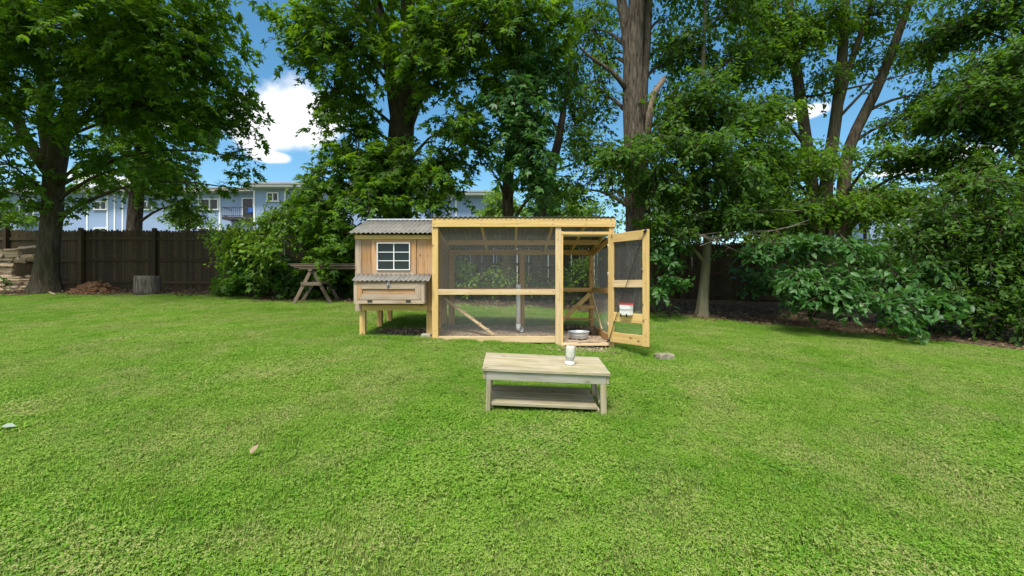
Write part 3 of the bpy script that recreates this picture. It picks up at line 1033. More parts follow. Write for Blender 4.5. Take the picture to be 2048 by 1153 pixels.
# corner boards and wall planks on the front
bbox_board('corner_board', X0, hx(Z1x(165)), HD - .020, HD, zf0, hz(480) - .001, GC, hen)
bbox_board('corner_board', hx(Z1x(675)), X1, HD - .021, HD - .001, zf0, hz(480) - .001, CE, hen)
bbox_board('wall_plank', hx(Z1x(165)) + .002, hx(Z1x(246)), HD - .012, HD + .006, hz(610), hz(480) - .001, CE, hen)
bbox_board('wall_plank', hx(Z1x(588)) + .002, hx(Z1x(674)), HD - .012, HD + .006, hz(610), hz(480) - .001, CE, hen)
bbox_board('eave_board', X0 - .002, X1, HD - .032, HD - .004, hz(479.7), hz(470.6), P, hen)
bbox_board('sill_beam', hx(720), hx(855), HD - .008, HD + .03, hz(621.4), hz(610.5), P, hen)
wp = MB()
zlow, zhi = hz(609), hz(480)
xa, xb = hx(Z1x(246)), hx(Z1x(588))
bbox_board('wall_plank', xa + .003, xb - .001, HD - .008, HD + .008, zlow, hz(Z1y(548)) - .001, CE, hen)
# window with mitred trim
wx0, wx1, wz0, wz1 = hx(Z1x(290)), hx(Z1x(543)), hz(Z1y(503)), hz(Z1y(293))
win = thing_win = None
tx0, tx1, tz0, tz1 = xa + .004, xb - .003, hz(Z1y(547)), hz(Z1y(270))


def mitre(name, poly, y, t, mat, parent, along):
    """mitred trim board on the front plane; grain along 'x' or 'z'"""
    mb = MB()
    xs_ = [p[0] for p in poly]; zs_ = [p[1] for p in poly]
    c = Vector(((min(xs_) + max(xs_)) / 2, y, (min(zs_) + max(zs_)) / 2))
    if along == 'x':
        pl = [(p[0] - c.x, p[1] - c.z) for p in poly]
        mb.prism(pl, (0, 0, 0), (1, 0, 0), (0, 0, 1), (0, -1, 0), t)
        mw = Matrix.Translation(c)
    else:
        pl = [(p[1] - c.z, -(p[0] - c.x)) for p in poly]
        mb.prism(pl, (0, 0, 0), (1, 0, 0), (0, 0, 1), (0, -1, 0), t)
        mw = Matrix.Translation(c) @ Matrix.Rotation(R(-90), 4, 'Y')
    return mb.build(name, mat, parent, mw)


wfr = MB()
fw = .013
wfr.box(((wx0 + wx1) / 2, HD - .03, wz1 - fw / 2), (wx1 - wx0, .05, fw))
wfr.box(((wx0 + wx1) / 2, HD - .03, wz0 + fw / 2), (wx1 - wx0, .05, fw))
for q in (wx0 + fw / 2, wx1 - fw / 2):
    wfr.box((q, HD - .03, (wz0 + wz1) / 2), (fw, .05, wz1 - wz0 - 2 * fw))
win = wfr.build('window', M['white'], hen)
g = .003
mitre('window_trim', [(tx0, tz1), (tx1, tz1), (wx1 + g, wz1 + g), (wx0 - g, wz1 + g)], HD - .002, .030, CE, win, 'x')
mitre('window_trim', [(tx0, tz0), (wx0 - g, wz0 - g), (wx1 + g, wz0 - g), (tx1, tz0)], HD - .002, .030, GC, win, 'x')
mitre('window_trim', [(tx0, tz0 + .002), (tx0, tz1 - .002), (wx0 - g, wz1 + g - .002), (wx0 - g, wz0 - g + .002)], HD - .002, .029, CE, win, 'z')
mitre('window_trim', [(tx1, tz0 + .002), (wx1 + g, wz0 - g + .002), (wx1 + g, wz1 + g - .002), (tx1, tz1 - .002)], HD - .002, .029, CE, win, 'z')
ncol, nrow = 2, 3
iw = (wx1 - wx0 - 2 * fw); ih = (wz1 - wz0 - 2 * fw)
for i in range(ncol):
    for j in range(nrow):
        mb = MB()
        mb.box((wx0 + fw + iw * (i + .5) / ncol, HD - .012, wz0 + fw + ih * (j + .5) / nrow), (iw / ncol - .001, .004, ih / nrow - .001))
        mb.build('pane', M['glass'], win)
mb = MB(); mb.box(((wx0 + wx1) / 2, HD - .022, (wz0 + wz1) / 2), (.014, .012, ih)); mb.build('muntin', M['white'], win)
for j in (1, 2):
    mb = MB(); mb.box(((wx0 + wx1) / 2, HD - .0225, wz0 + fw + ih * j / nrow), (iw, .012, .011)); mb.build('muntin', M['white'], win)
# white ornament behind the glass
orn = MB(); ox, oz = hx(Z1x(335)), hz(Z1y(500))
orn.tube([(ox + .02, HD + .05, oz + .005), (ox - .005, HD + .05, oz + .1), (ox - .015, HD + .05, oz + .15), (ox, HD + .05, oz + .172), (ox + .02, HD + .05, oz + .165), (ox + .022, HD + .05, oz + .145)], [.02, .016, .006, .006, .006, .005], 8)
tag(orn.build('window_ornament', M['white']), 'white hook-shaped ornament behind the hen house window', 'ornament')
# back, sides and floor of the house
for k in range(8):
    w = (X1 - X0) / 8
    bbox_board('wall_plank', X0 + w * k + .001, X0 + w * (k + 1) - .001, HB - .02, HB, hz(610), zf1 + .0, CE, hen, bev=0)
rz_e, rz_r, ry_e, ry_r = hz(468.5) + .0, 2.744, 7.16, 8.15
for xx in (X0 + .012, X1 - .012):
    for k in range(8):
        ya = HD + .008 + (HB - .03 - HD) * k / 8; yb = HD + .006 + (HB - .03 - HD) * (k + 1) / 8 - .002
        zz = rz_r - abs((ya + yb) / 2 - ry_r) * (rz_r - rz_e) / (ry_r - ry_e) - .08
        bbox_board('side_plank', xx - .01, xx + .01, ya, yb, hz(610), zz, CE, hen, bev=0)
bbox_board('floor', X0 + .03, X1 - .03, HD + .035, HB - .03, hz(611.5), hz(609), SP, hen)
for (ly, zb) in ((HD + .02, None), (8.27, None), (HB - .09, None)):
    for side in (0, 1):
        lx0 = hx(717.5) if side == 0 else hx(852)
        lx1 = lx0 + .089
        zz = gz((lx0 + lx1) / 2, ly) - .05
        if side == 1 and ly < 7.5: zz = gz(lx0, ly) + .02
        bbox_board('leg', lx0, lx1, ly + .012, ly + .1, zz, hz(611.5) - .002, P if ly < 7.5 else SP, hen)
# roof
sl = Vector((0, ry_r - ry_e, rz_r - rz_e)); ll = sl.length
corrugated('roof_panel', (hx(705) - .02, ry_e, rz_e), (1, 0, 0), xl0 - hx(705) + .015, sl, ll, M['tin'], hen)
sl2 = Vector((0, ry_r - ry_e, -(rz_r - rz_e)))
corrugated('roof_panel', (hx(705) - .02, ry_r + .002, rz_r - .002), (1, 0, 0), xl0 - hx(705) + .015, sl2, ll, M['tin'], hen)
mb = MB()
for s_ in (-1, 1):
    n_up = Vector((0, s_ * (rz_r - rz_e), ry_r - ry_e)).normalized() * .014
    d_ = Vector((0, s_ * (ry_r - ry_e), -(rz_r - rz_e))).normalized()
    c0 = Vector((hx(705) - .02, ry_r, rz_r + .016))
    wv = Vector((xl0 - hx(705) + .012, 0, 0))
    e = d_ * .11
    vs = [c0, c0 + wv, c0 + wv + e, c0 + e]; vs += [p + Vector((0, 0, .003)) for p in vs]
    mb.add(vs, [(0, 1, 2, 3), (4, 7, 6, 5), (0, 4, 5, 1), (1, 5, 6, 2), (2, 6, 7, 3), (3, 7, 4, 0)])
mb.build('ridge_cap', M['galv'], hen)

# nest box
ND = 7.05
sn = FPX / ND
def nx(px): return (px - CX) / sn
def nz(py): return CAM_Z - (py - CY) / sn
def Zn(X, Y): return (nx(700 + X / 8.235), nz(560 + Y / 8.235))
bxl, bzt = Zn(60, 22); bxr, bzb = Zn(1226, 393)
nb = MB(); nb.box(((bxl + bxr) / 2, (ND + .022 + HD - .024) / 2, (bzt + bzb) / 2 - .001), (bxr - bxl, HD - .024 - ND - .022, bzt - bzb))
nbox = nb.build('nest_box', GC, hen)
nbox['label'] = 'egg box with mitred front panel under its own corrugated roof'
fy = ND + .020
mitre('side_trim', [Zn(60, 24), Zn(118, 24), Zn(118, 342), Zn(63, 391)], fy, .02, GC, nbox, 'z')
mitre('side_trim', [Zn(1168, 24), Zn(1226, 24), Zn(1224, 391), Zn(1168, 333)], fy, .02, GC, nbox, 'z')
mitre('bottom_trim', [Zn(66, 394), Zn(124, 333), Zn(1163, 333), Zn(1221, 394)], fy, .02, GC, nbox, 'x')
mitre('top_trim', [Zn(120, 24), Zn(1166, 24), Zn(1166, 55), Zn(120, 55)], fy, .018, CE, nbox, 'x')
mitre('panel_trim', [Zn(122, 58), Zn(1162, 58), Zn(1070, 150), Zn(205, 150)], fy, .026, GC, nbox, 'x')
mitre('panel_trim', [Zn(150, 327), Zn(205, 235), Zn(1075, 235), Zn(1160, 327)], fy, .026, GC, nbox, 'x')
mitre('panel_trim', [Zn(121, 64), Zn(203, 151), Zn(203, 234), Zn(146, 327), Zn(121, 327)], fy, .025, CE, nbox, 'z')
mitre('panel_trim', [Zn(1164, 60), Zn(1164, 325), Zn(1077, 234), Zn(1072, 151)], fy, .025, GC, nbox, 'z')
mitre('center_panel', [Zn(206, 152), Zn(1069, 152), Zn(1069, 233), Zn(206, 233)], fy, .008, CE, nbox, 'x')
for X in (288, 921):
    a, b = Zn(X, 370), Zn(X + 78, 334)
    mb = MB(); mb.box(((a[0] + b[0]) / 2, ND - .004, (a[1] + b[1]) / 2), (b[0] - a[0], .008, b[1] - a[1])); mb.build('hinge', M['dark_steel'], nbox)
a, b = Zn(612, 110), Zn(660, 36)
mb = MB(); mb.box(((a[0] + b[0]) / 2, ND - .012, (a[1] + b[1]) / 2), (b[0] - a[0], .012, b[1] - a[1]))
mb.tube([(a[0] + .02, ND - .02, a[1] + .05), (a[0] + .015, ND - .03, a[1] + .01), (a[0] + .02, ND - .02, a[1] - .03)], [.008, .008, .005], 6)
mb.build('latch', M['steel'], nbox)
nr_f = Vector((nx(704.5), ND - .035, nz(562.5))); nr_b = Vector((nx(704.5), HD - .02, nz(562.5) + .115))
corrugated('box_roof', nr_f, (1, 0, 0), nx(859) - nx(704.5), nr_b - nr_f, (nr_b - nr_f).length, M['tin'], nbox)
# stone block under the right front leg, stick and loose board under the house
cb_ = MB(); cbx = (hx(846) + hx(864)) / 2 - .01
zz = gz(cbx, HD)
tag(board('concrete_block', (cbx - .085, HD + .02, zz + .01), (cbx + .07, HD + .02, zz + .01), .16, .14, M['block'], bev=.012), 'small concrete block under the hen house front leg', 'block')
tag(board('loose_board', (-1.62, 8.2, gz(-1.62, 8.2) + .03), (-1.3, 8.0, gz(-1.3, 8.0) + .04), .09, .02, M['old_board']), 'loose scrap board lying on dirt under the hen house', 'board')
mb = MB(); sx_, sy_ = hx(811), 7.75; sx_ = (811 - CX) / FPX * sy_
mb.tube([(sx_, sy_, gz(sx_, sy_) - .02), (sx_ + .003, sy_, gz(sx_, sy_) + .11)], [.006, .005], 6)
tag(mb.build('stake', M['grey_cedar']), 'thin pale stake standing in dirt under the hen house', 'stake')

# ------------------------------------------------------------------ garden table with jar
tA, tB = Vector((-.278, 4.25, .804)), Vector((.927, 4.25, .753))
tC, tD = Vector((.912, 4.87, .806)), Vector((-.292, 4.87, .858))
ux = ((tB - tA) + (tC - tD)).normalized(); uy = ((tD - tA) + (tC - tB)); uy = (uy - ux * uy.dot(ux)).normalized(); un = ux.cross(uy)
TW, TD = 1.205, .625
TM = Matrix((ux, uy, un)).transposed().to_4x4(); TM.translation = tA
table = thing('garden_table', 'low weathered plank table with slatted shelf standing on the lawn', 'table', (.3, 4.5, gz(.3, 4.5)))


def tl(x, y, z): return TM @ Vector((x, y, z))
def tboard(name, x0, x1, y0, y1, z0, z1, mat, **k):
    s = (x1 - x0, y1 - y0, z1 - z0)
    c = ((x0 + x1) / 2, (y0 + y1) / 2, (z0 + z1) / 2)
    i = max(range(3), key=lambda q: s[q])
    h = [0, 0, 0]; h[i] = s[i] / 2
    a = tl(*(c[q] - h[q] for q in range(3))); b = tl(*(c[q] + h[q] for q in range(3)))
    if i == 0: return board(name, a, b, s[1], s[2], mat, table, un, **k)
    if i == 1: return board(name, a, b, s[0], s[2], mat, table, un, **k)
    return board(name, a, b, s[0], s[1], mat, table, uy, **k)


edges = [0, .14, .285, .43, .53, TD]
for i in range(5):
    tboard('top_plank', random.uniform(-.003, .003), TW + random.uniform(-.003, .003), edges[i] + .003, edges[i + 1] - .003, -.032 + random.uniform(-.0015, .0005), random.uniform(-.0015, .001), M['plank'], bev=.004)
tboard('apron', .04, TW - .035, .018, .043, -.117, -.036, M['plank_grey'])
tboard('apron', .04, TW - .035, TD - .043, TD - .018, -.117, -.036, M['plank_grey'])
tboard('apron', .008, .038, .02, TD - .02, -.112, -.036, M['plank'])
tboard('apron', TW - .033, TW - .008, .02, TD - .02, -.112, -.036, M['plank'])
for (lx, wdt) in ((.041, .042), (TW - .095, .055)):
    for (ly, q) in ((.045, 0), (TD - .085, 1)):
        p = tl(lx + wdt / 2, ly, -.04)
        g0 = gz(p.x, p.y)
        board('leg', Vector((p.x + (-.012 if lx < .3 else .008), p.y, g0 - .02)), p, wdt, .04, M['plank'], table, up=(0, -1, 0))
SZ = -.335
sedge = [.03, .19, .36, TD - .05]
for i in range(3):
    tboard('shelf_plank', .088, TW - .10, sedge[i] + .0015, sedge[i + 1] - .0015, SZ - .032, SZ + random.uniform(-.002, .001), M['plank'], bev=.003)
for lx in (.085, TW - .105):
    tboard('shelf_batten', lx, lx + .03, .05, TD - .05, SZ - .066, SZ - .034, M['plank'])
board('brace', tl(TW - .07, TD - .06, -.13), tl(TW - .07, .10, SZ + .01), .03, .02, M['plank'], table, up=(1, 0, 0))

jx, jy = .85, .27
jb = tl(jx, jy, .0015)
jar = thing('jar_waterer', 'upturned clear glass jar on white base standing on the table', 'jar', jb)
JM = TM.copy(); JM.translation = jb
mb = MB(); mb.lathe([(0, 0), (.047, 0), (.050, .004), (.050, .022), (.046, .028), (.036, .03), (.036, .036), (0, .036)], 32); mb.build('base', M['white_plastic'], jar, JM)
mb = MB(); mb.lathe([(.036, .037), (.038, .05), (.0465, .062), (.0475, .09), (.0475, .165), (.044, .182), (.036, .188), (0, .187), (0, .184), (.034, .184), (.042, .178), (.0455, .163), (.0455, .064), (.036, .052), (.034, .037)], 32); mb.build('glass_jar', M['jar'], jar, JM)
mb = MB(); mb.lathe([(0, .0375), (.033, .0375), (.035, .052), (.044, .065), (.044, .078), (0, .078)], 32); mb.build('water', plain('milky_water', (.72, .74, .72), .2, noise=.03), jar, JM)

# stone on the lawn
sxp, syp = 2.17, 6.5
bm = bmesh.new(); bmesh.ops.create_icosphere(bm, subdivisions=3, radius=1)
for v in bm.verts:
    c = v.co
    c.x = max(-.8, min(.8, c.x * 1.15)); c.y = max(-.75, min(.75, c.y * 1.2)); c.z = max(-.7, min(.62, c.z))
    n_ = mnoise.noise(c * 1.7 + Vector((3, 1, 5)))
    v.co = c * (1 + .16 * n_)
    v.co.x *= .138; v.co.y *= .11; v.co.z *= .098
me = bpy.data.meshes.new('stone'); bm.to_mesh(me); bm.free()
tag(mesh_obj('stone', me, M['stone'], None, Matrix.Translation((sxp, syp, gz(sxp, syp) + .03)) @ Matrix.Rotation(.3, 4, 'Z')), 'tan squarish stone lying on lawn beside the run door', 'stone')

# ------------------------------------------------------------------ sawhorse with boards
SHY = 11.3
def shp(px, py, d): return at(px, py, d)
ya_, yb_ = 11.2, 11.9
apexA = at(624, 541, ya_); apexB = at(645, 541, yb_)
saw = thing('sawhorse', 'weathered A-frame sawhorse carrying old boards beside the bushes', 'sawhorse', (apexA.x, ya_, gz(apexA.x, ya_)))
for (ap, yy, lpx, rpx) in ((apexA, ya_, 586, 663), (apexB, yb_, 604, 677)):
    for px in (lpx, rpx):
        fxx = (px - CX) / FPX * yy
        foot = Vector((fxx, yy, gz(fxx, yy) - .02))
        board('leg', foot, ap + Vector((.02 if px > 630 else -.02, 0, 0)), .085, .036, M['old_board'], saw, up=(0, -1, 0))
    zc = ap.z * .6 + gz(ap.x, yy) * .4
    hw = .4 * (ap.z - zc) / (ap.z - gz(ap.x, yy)) + .1
    board('cross_tie', (ap.x - hw, yy - .03, zc), (ap.x + hw, yy - .03, zc), .02, .085, M['old_board'], saw)
board('top_beam', apexA + Vector((0, -.12, -.0)), apexB + Vector((0, .12, 0)), .09, .04, M['old_board'], saw)
q0 = Vector(((667 - CX) / FPX * ya_, ya_ + .02, 1.36)); q1 = Vector(((680 - CX) / FPX * yb_, yb_, 1.38))
board('side_tie', at(655, 577, ya_ + .03), at(667, 575, yb_), .02, .08, M['old_board'], saw)
saw2 = thing('sawhorse', 'weathered sawhorse under the boards, mostly hidden by the hen house', 'sawhorse', (-3.1, 11.5, gz(-3.1, 11.5)))
for yy in (11.25, 11.85):
    ap = Vector((-3.05, yy, apexA.z))
    for s_ in (-1, 1):
        board('leg', Vector((ap.x + s_ * .42, yy, gz(ap.x, yy) - .02)), ap + Vector((s_ * .02, 0, 0)), .085, .036, M['old_board'], saw2, up=(0, -1, 0))
    board('cross_tie', (ap.x - .3, yy - .03, ap.z - .4), (ap.x + .3, yy - .03, ap.z - .4), .02, .085, M['old_board'], saw2)
board('top_beam', (-3.05, 11.1, apexA.z), (-3.05, 12.0, apexA.z), .09, .04, M['old_board'], saw2)
brn = random.Random(3)
zb0 = apexA.z + .021
slots = [(0, k) for k in range(4)] + [(1, k) for k in range(4)] + [(2, k) for k in range(4)] + [(3, k) for k in range(3)]
labs = {0: 'old grey board in the bottom layer on the sawhorses', 1: 'old grey board in the second layer on the sawhorses', 2: 'old grey board in the third layer on the sawhorses', 3: 'old grey board on top of the stack on the sawhorses'}
for (ly, k) in slots:
    yy = 11.22 + .17 * k + brn.uniform(-.02, .02)
    x_a = apexA.x - .52 + brn.uniform(-.12, .15) + (.2 if ly in (0, 1) else 0); x_b = -2.55 + brn.uniform(-.1, .2)
    tilt = brn.uniform(-.012, .012)
    z_ = zb0 + .038 * ly + .014
    tag(board('old_board', (x_a, yy, z_), (x_b, yy + tilt * 6, z_ + brn.uniform(-.0, .02)), .145, .022, M['old_board'], bev=.002), labs[ly] + (', front edge', ', second from the front', ', third from the front', ', rear edge')[k], 'board', 'old boards stacked on the sawhorses')

# ------------------------------------------------------------------ stump, woodpile, rotting heap
stx, sty = (295 - CX) / FPX * 13.2, 13.2
stz = gz(stx, sty)
st = thing('tree_stump', 'short cut log stump with grey bark standing at the lawn edge', 'stump', (stx, sty, stz))
mb = MB()
mb.tube([(stx, sty, stz - .05), (stx, sty, stz + .12), (stx, sty, stz + .3), (stx, sty, stz + .45), (stx, sty, stz + .53)], [.33, .315, .31, .31, .305], 36, rough=.07, seed=4, flute=.02)
mb.build('bark', M['bark_dark'] if False else bark('stump_bark', (.05, .042, .034), (.20, .175, .14), scale=1.2, bump=1.2), st)
mb = MB(); mb.lathe([(0, .012), (.12, .013), (.285, .010), (.292, 0), (0, 0)], 36, (stx, sty, stz + .5305)); mb.build('cut_face', M['old_board'], st)


def split_log(l, r, rnd):
    """a split billet: wedge-shaped cross section"""
    a0 = rnd.uniform(.9, 1.7)
    sec = [(0, 0)] + [(r * math.cos(a0 * t), r * math.sin(a0 * t)) for t in (0, .33, .66, 1)]
    cx = sum(p[0] for p in sec) / 5; cz = sum(p[1] for p in sec) / 5
    V = []
    for i in range(4):
        x = -l / 2 + l * i / 3
        k = rnd.uniform(.88, 1.08); dx, dz = rnd.uniform(-.01, .01), rnd.uniform(-.01, .01)
        V += [(x + rnd.uniform(-.02, .02), (p[0] - cx) * k + dx, (p[1] - cz) * k + dz) for p in sec]
    F = []
    for i in range(3):
        for k in range(5):
            j = (k + 1) % 5
            F.append((i * 5 + k, i * 5 + j, i * 5 + 5 + j, i * 5 + 5 + k))
    F += [(4, 3, 2, 1, 0), (15, 16, 17, 18, 19)]
    mb = MB(); mb.add(V, F)
    return mb.mesh('split_log')


lr = random.Random(21)
protos = [split_log(lr.uniform(.42, .6), lr.uniform(.085, .135), lr) for _ in range(8)]
for me in protos: me.materials.append(M['firewood'])
WPX = -15.35
ORD = 'lowest second third fourth fifth sixth seventh eighth ninth tenth eleventh twelfth thirteenth fourteenth fifteenth sixteenth topmost'.split()
WPY = 14.0
k = 0
for row in range(17):
    nrow = 3 if row < 15 else 2
    for c in range(nrow):
        x = WPX - .55 + .47 * c + lr.uniform(-.06, .06) + (.10 if row < 6 else (-.12 if row < 13 else .1))
        if c == 2 and 6 <= row <= 11: continue
        z = gz(x, WPY) + .05 + row * .076 + lr.uniform(-.015, .015)
        y = WPY + lr.uniform(-.05, .05)
        mw = Matrix.Translation((x, y, z)) @ Matrix.Rotation(lr.uniform(-.25, .25), 4, 'Z') @ Matrix.Rotation(lr.uniform(-.1, .1), 4, 'Y') @ Matrix.Rotation(lr.uniform(0, 6.28), 4, 'X')
        me = protos[k % 8]; k += 1
        o = mesh_obj('split_log', me, None, None, mw)
        where = ('left end', 'middle', 'right end')[c] if nrow == 3 else ('left end', 'right end')[c]
        tag(o, 'pale split log, %s row from the ground, %s of the firewood pile' % (ORD[row], where), 'firewood', 'firewood stacked left of the maple')
# logs leaning between pile and trunk
for (lab, px, py, d, rz, ry, n) in (('pale split firewood log lying on top beside the maple trunk', 58, 495, 13.9, .2, -.12, 1), ('end-on firewood log in the dark gap beside the maple trunk', 54, 520, 14.0, 1.3, .1, 3),
                                    ('pale short stick lying at the foot of the maple trunk', 107, 566, 13.0, .5, .5, 5)):
    p = at(px, py, d)
    if n == 5: p.z = gz(p.x, p.y) + .05
    mw = Matrix.Translation(p) @ Matrix.Rotation(rz, 4, 'Z') @ Matrix.Rotation(ry, 4, 'Y')
    if n == 5: mw = mw @ Matrix.Diagonal((.5, .35, .35, 1))
    tag(mesh_obj('split_log', protos[n], None, None, mw), lab, 'firewood')

# heap of rotting wood: mound with crumbly slabs
hpx, hpy = (186 - CX) / FPX * 13.4, 13.45
hr = np.random.default_rng(8)
heap = thing('rotting_wood_heap', 'reddish brown heap of rotting wood between maple and stump', 'wood heap', (hpx, hpy, gz(hpx, hpy)))
hv = np.linspace(-1, 1, 25)
HX, HY = np.meshgrid(hv, hv)
rr = np.sqrt(HX ** 2 + HY ** 2)
HZ = .27 * np.clip(1 - rr ** 1.7, -.15, 1) * (1 + .25 * np.sin(HX * 5 + 1) * np.cos(HY * 4)) + hr.normal(0, .012, HX.shape)
hvv = np.stack([hpx + HX.ravel() * .62, hpy + HY.ravel() * .45, gz(hpx, hpy) + HZ.ravel()], 1)
I, J = np.meshgrid(np.arange(24), np.arange(24)); a_ = (J * 25 + I).ravel()
rot_mat = soil_mat('rotten_wood', [(.3, (.06, .028, .014)), (.5, (.20, .10, .05)), (.7, (.38, .25, .15))], 18, 1.0)
mesh_obj('mound', np_mesh('mound', hvv, np.stack([a_, a_ + 1, a_ + 26, a_ + 25], 1).ravel(), 4, True), rot_mat, heap)
mb = MB()
for i in range(150):
    a = hr.uniform(0, 6.28); q = hr.uniform(0, 1.15) ** .7
    x, y = hpx + math.cos(a) * q * .62, hpy + math.sin(a) * q * .45
    z = gz(x, y) + max(.0, .27 * (1 - q ** 1.7)) + .015
    Mx = (Matrix.Rotation(hr.uniform(-.5, .5), 3, 'Z') @ Matrix.Rotation(hr.uniform(-.6, .6), 3, 'Y') @ Matrix.Rotation(hr.uniform(-.6, .6), 3, 'X'))
    mb.box((x, y, z), (hr.uniform(.08, .42), hr.uniform(.03, .11), hr.uniform(.012, .05)), Mx)
o = mb.build('bark_chips', rot_mat, heap); o['kind'] = 'stuff'

# ------------------------------------------------------------------ trees and shrubs
MAPLE_V = np.array([(0, 0, 0), (.16, .42, .03), (0, 1.0, -.10), (-.16, .42, .03), (.62, .62, -.10), (.42, .12, 0), (-.62, .62, -.10), (-.42, .12, 0)], np.float32)
MAPLE_F = np.array([(0, 1, 2, 3), (0, 5, 4, 1), (0, 3, 6, 7)], np.int32)
OVAL_V = np.array([(0, 0, 0), (.27, .42, .06), (0, 1.0, -.10), (-.27, .42, .06)], np.float32)
OVAL_F = np.array([(0, 1, 2), (0, 2, 3)], np.int32)
BROAD_V = np.array([(0, 0, 0), (.22, .25, .05), (.24, .58, .03), (0, 1.0, -.16), (-.24, .58, .03), (-.22, .25, .05), (0, .45, -.02)], np.float32)
BROAD_F = np.array([(0, 1, 6), (1, 2, 6), (2, 3, 6), (3, 4, 6), (4, 5, 6), (5, 0, 6)], np.int32)
TEMPL = {'maple': (MAPLE_V, MAPLE_F), 'oval': (OVAL_V, OVAL_F), 'broad': (BROAD_V, BROAD_F)}


def unit(a):
    return a / np.maximum(np.linalg.norm(a, axis=1, keepdims=True), 1e-6)


def leaves_to_mesh(name, P, T, N, S, shape):
    V0, F0 = TEMPL[shape]
    T = unit(T); N = unit(N - T * (N * T).sum(1, keepdims=True)); Sd = np.cross(T, N)
    k = len(V0)
    V = P[:, None, :] + S[:, None, None] * (Sd[:, None, :] * V0[None, :, 0, None] + T[:, None, :] * V0[None, :, 1, None] + N[:, None, :] * V0[None, :, 2, None])
    loops = (F0[None] + (np.arange(len(P)) * k)[:, None, None]).reshape(-1)
    return np_mesh(name, V.reshape(-1, 3), loops, F0.shape[1])


LEAF_TOTAL = [0]
DENS = 2.1


def sprays(blobs, rng, size=.15, per=26, length=.75, width=.22, droop=.35, dens=9.0, shell=.45, flat=.0):
    """blobs: (centre, (rx, ry, rz), density factor). Returns leaves and twig lines"""
    P, T, N, S, TW = [], [], [], [], []
    for (c, r, df) in blobs:
        c = np.array(c); r = np.array(r)
        n = max(3, int(DENS * dens * df * math.pi * r[0] * r[2] * (.6 + .35 * r[1])))
        d = unit(rng.normal(size=(n, 3)))
        u = rng.uniform(shell ** 3, 1, n) ** (1 / 3.)
        u *= 1 + .16 * rng.normal(size=n)
        if flat:
            d[:, 2] *= 1 - flat
        off = d * u[:, None] * r
        # sprays gather in clumps
        nc = max(2, n // 7)
        cl = off[rng.integers(0, n, nc)]
        off = off + .35 * (cl[rng.integers(0, nc, n)] - off) * (rng.uniform(size=(n, 1)) < .5)
        tip = c + off
        out = unit(d * np.array([1, 1, .35]) + rng.normal(size=(n, 3)) * .45 + np.array([0, 0, -.12]))
        L = length * rng.uniform(.6, 1.25, n)
        start = tip - out * L[:, None] * .6
        side = unit(np.cross(out, np.array([0, 0, 1.0])) + rng.normal(size=(n, 3)) * .12)
        m = rng.poisson(per, n) + 4
        idx = np.repeat(np.arange(n), m)
        t = rng.uniform(0.05, 1.05, len(idx))
        sg = np.sign(rng.uniform(-1, 1, len(idx)))
        p = start[idx] + out[idx] * (L[idx] * t)[:, None] + side[idx] * (sg * width * rng.uniform(.1, 1, len(idx)) * (1.15 - .7 * t))[:, None]
        p[:, 2] += -droop * (t ** 2) * L[idx] * .8 + rng.normal(size=len(idx)) * .05
        tv = out[idx] * .55 + side[idx] * (sg * .7)[:, None] + np.array([0, 0, -.35]) + rng.normal(size=(len(idx), 3)) * .38
        nv = np.array([0, 0, 1.0]) + unit(d)[idx] * np.array([.55, .55, .1]) + rng.normal(size=(len(idx), 3)) * .42
        P.append(p); T.append(tv); N.append(nv); S.append(size * rng.uniform(.5, 1.28, len(idx)))
        e = start + out * L[:, None]; e[:, 2] -= droop * L * .8
        mid = start + out * (L * .55)[:, None]; mid[:, 2] -= droop * L * .24
        TW.append(np.stack([start, mid, e], 1))
    return np.concatenate(P), np.concatenate(T), np.concatenate(N), np.concatenate(S), np.concatenate(TW)


def twig_mesh(name, TW, r0=.009):
    """three-sided twigs along the sprays"""
    n = len(TW)
    d = unit((TW[:, 2] - TW[:, 0]))
    a = unit(np.cross(d, np.array([.3, .2, 1.0]))); b = np.cross(d, a)
    V = []
    for k, rr_ in ((0, r0), (1, r0 * .7), (2, r0 * .25)):
        for ang in (0, 2.094, 4.189):
            V.append(TW[:, k] + (a * math.cos(ang) + b * math.sin(ang)) * rr_)
    V = np.stack(V, 1).reshape(-1, 3)
    F = []
    for k in (0, 1):
        for i in range(3):
            j = (i + 1) % 3
            F.append((k * 3 + i, k * 3 + j, k * 3 + 3 + j, k * 3 + 3 + i))
    F = np.array(F)
    return np_mesh(name, V, (F[None] + (np.arange(n) * 9)[:, None, None]).reshape(-1), 4, True)


def curve_pts(a, b, bow, n=6):
    a, b = Vector(a), Vector(b)
    return [a.lerp(b, t) + Vector(bow) * math.sin(math.pi * t) for t in np.linspace(0, 1, n)]


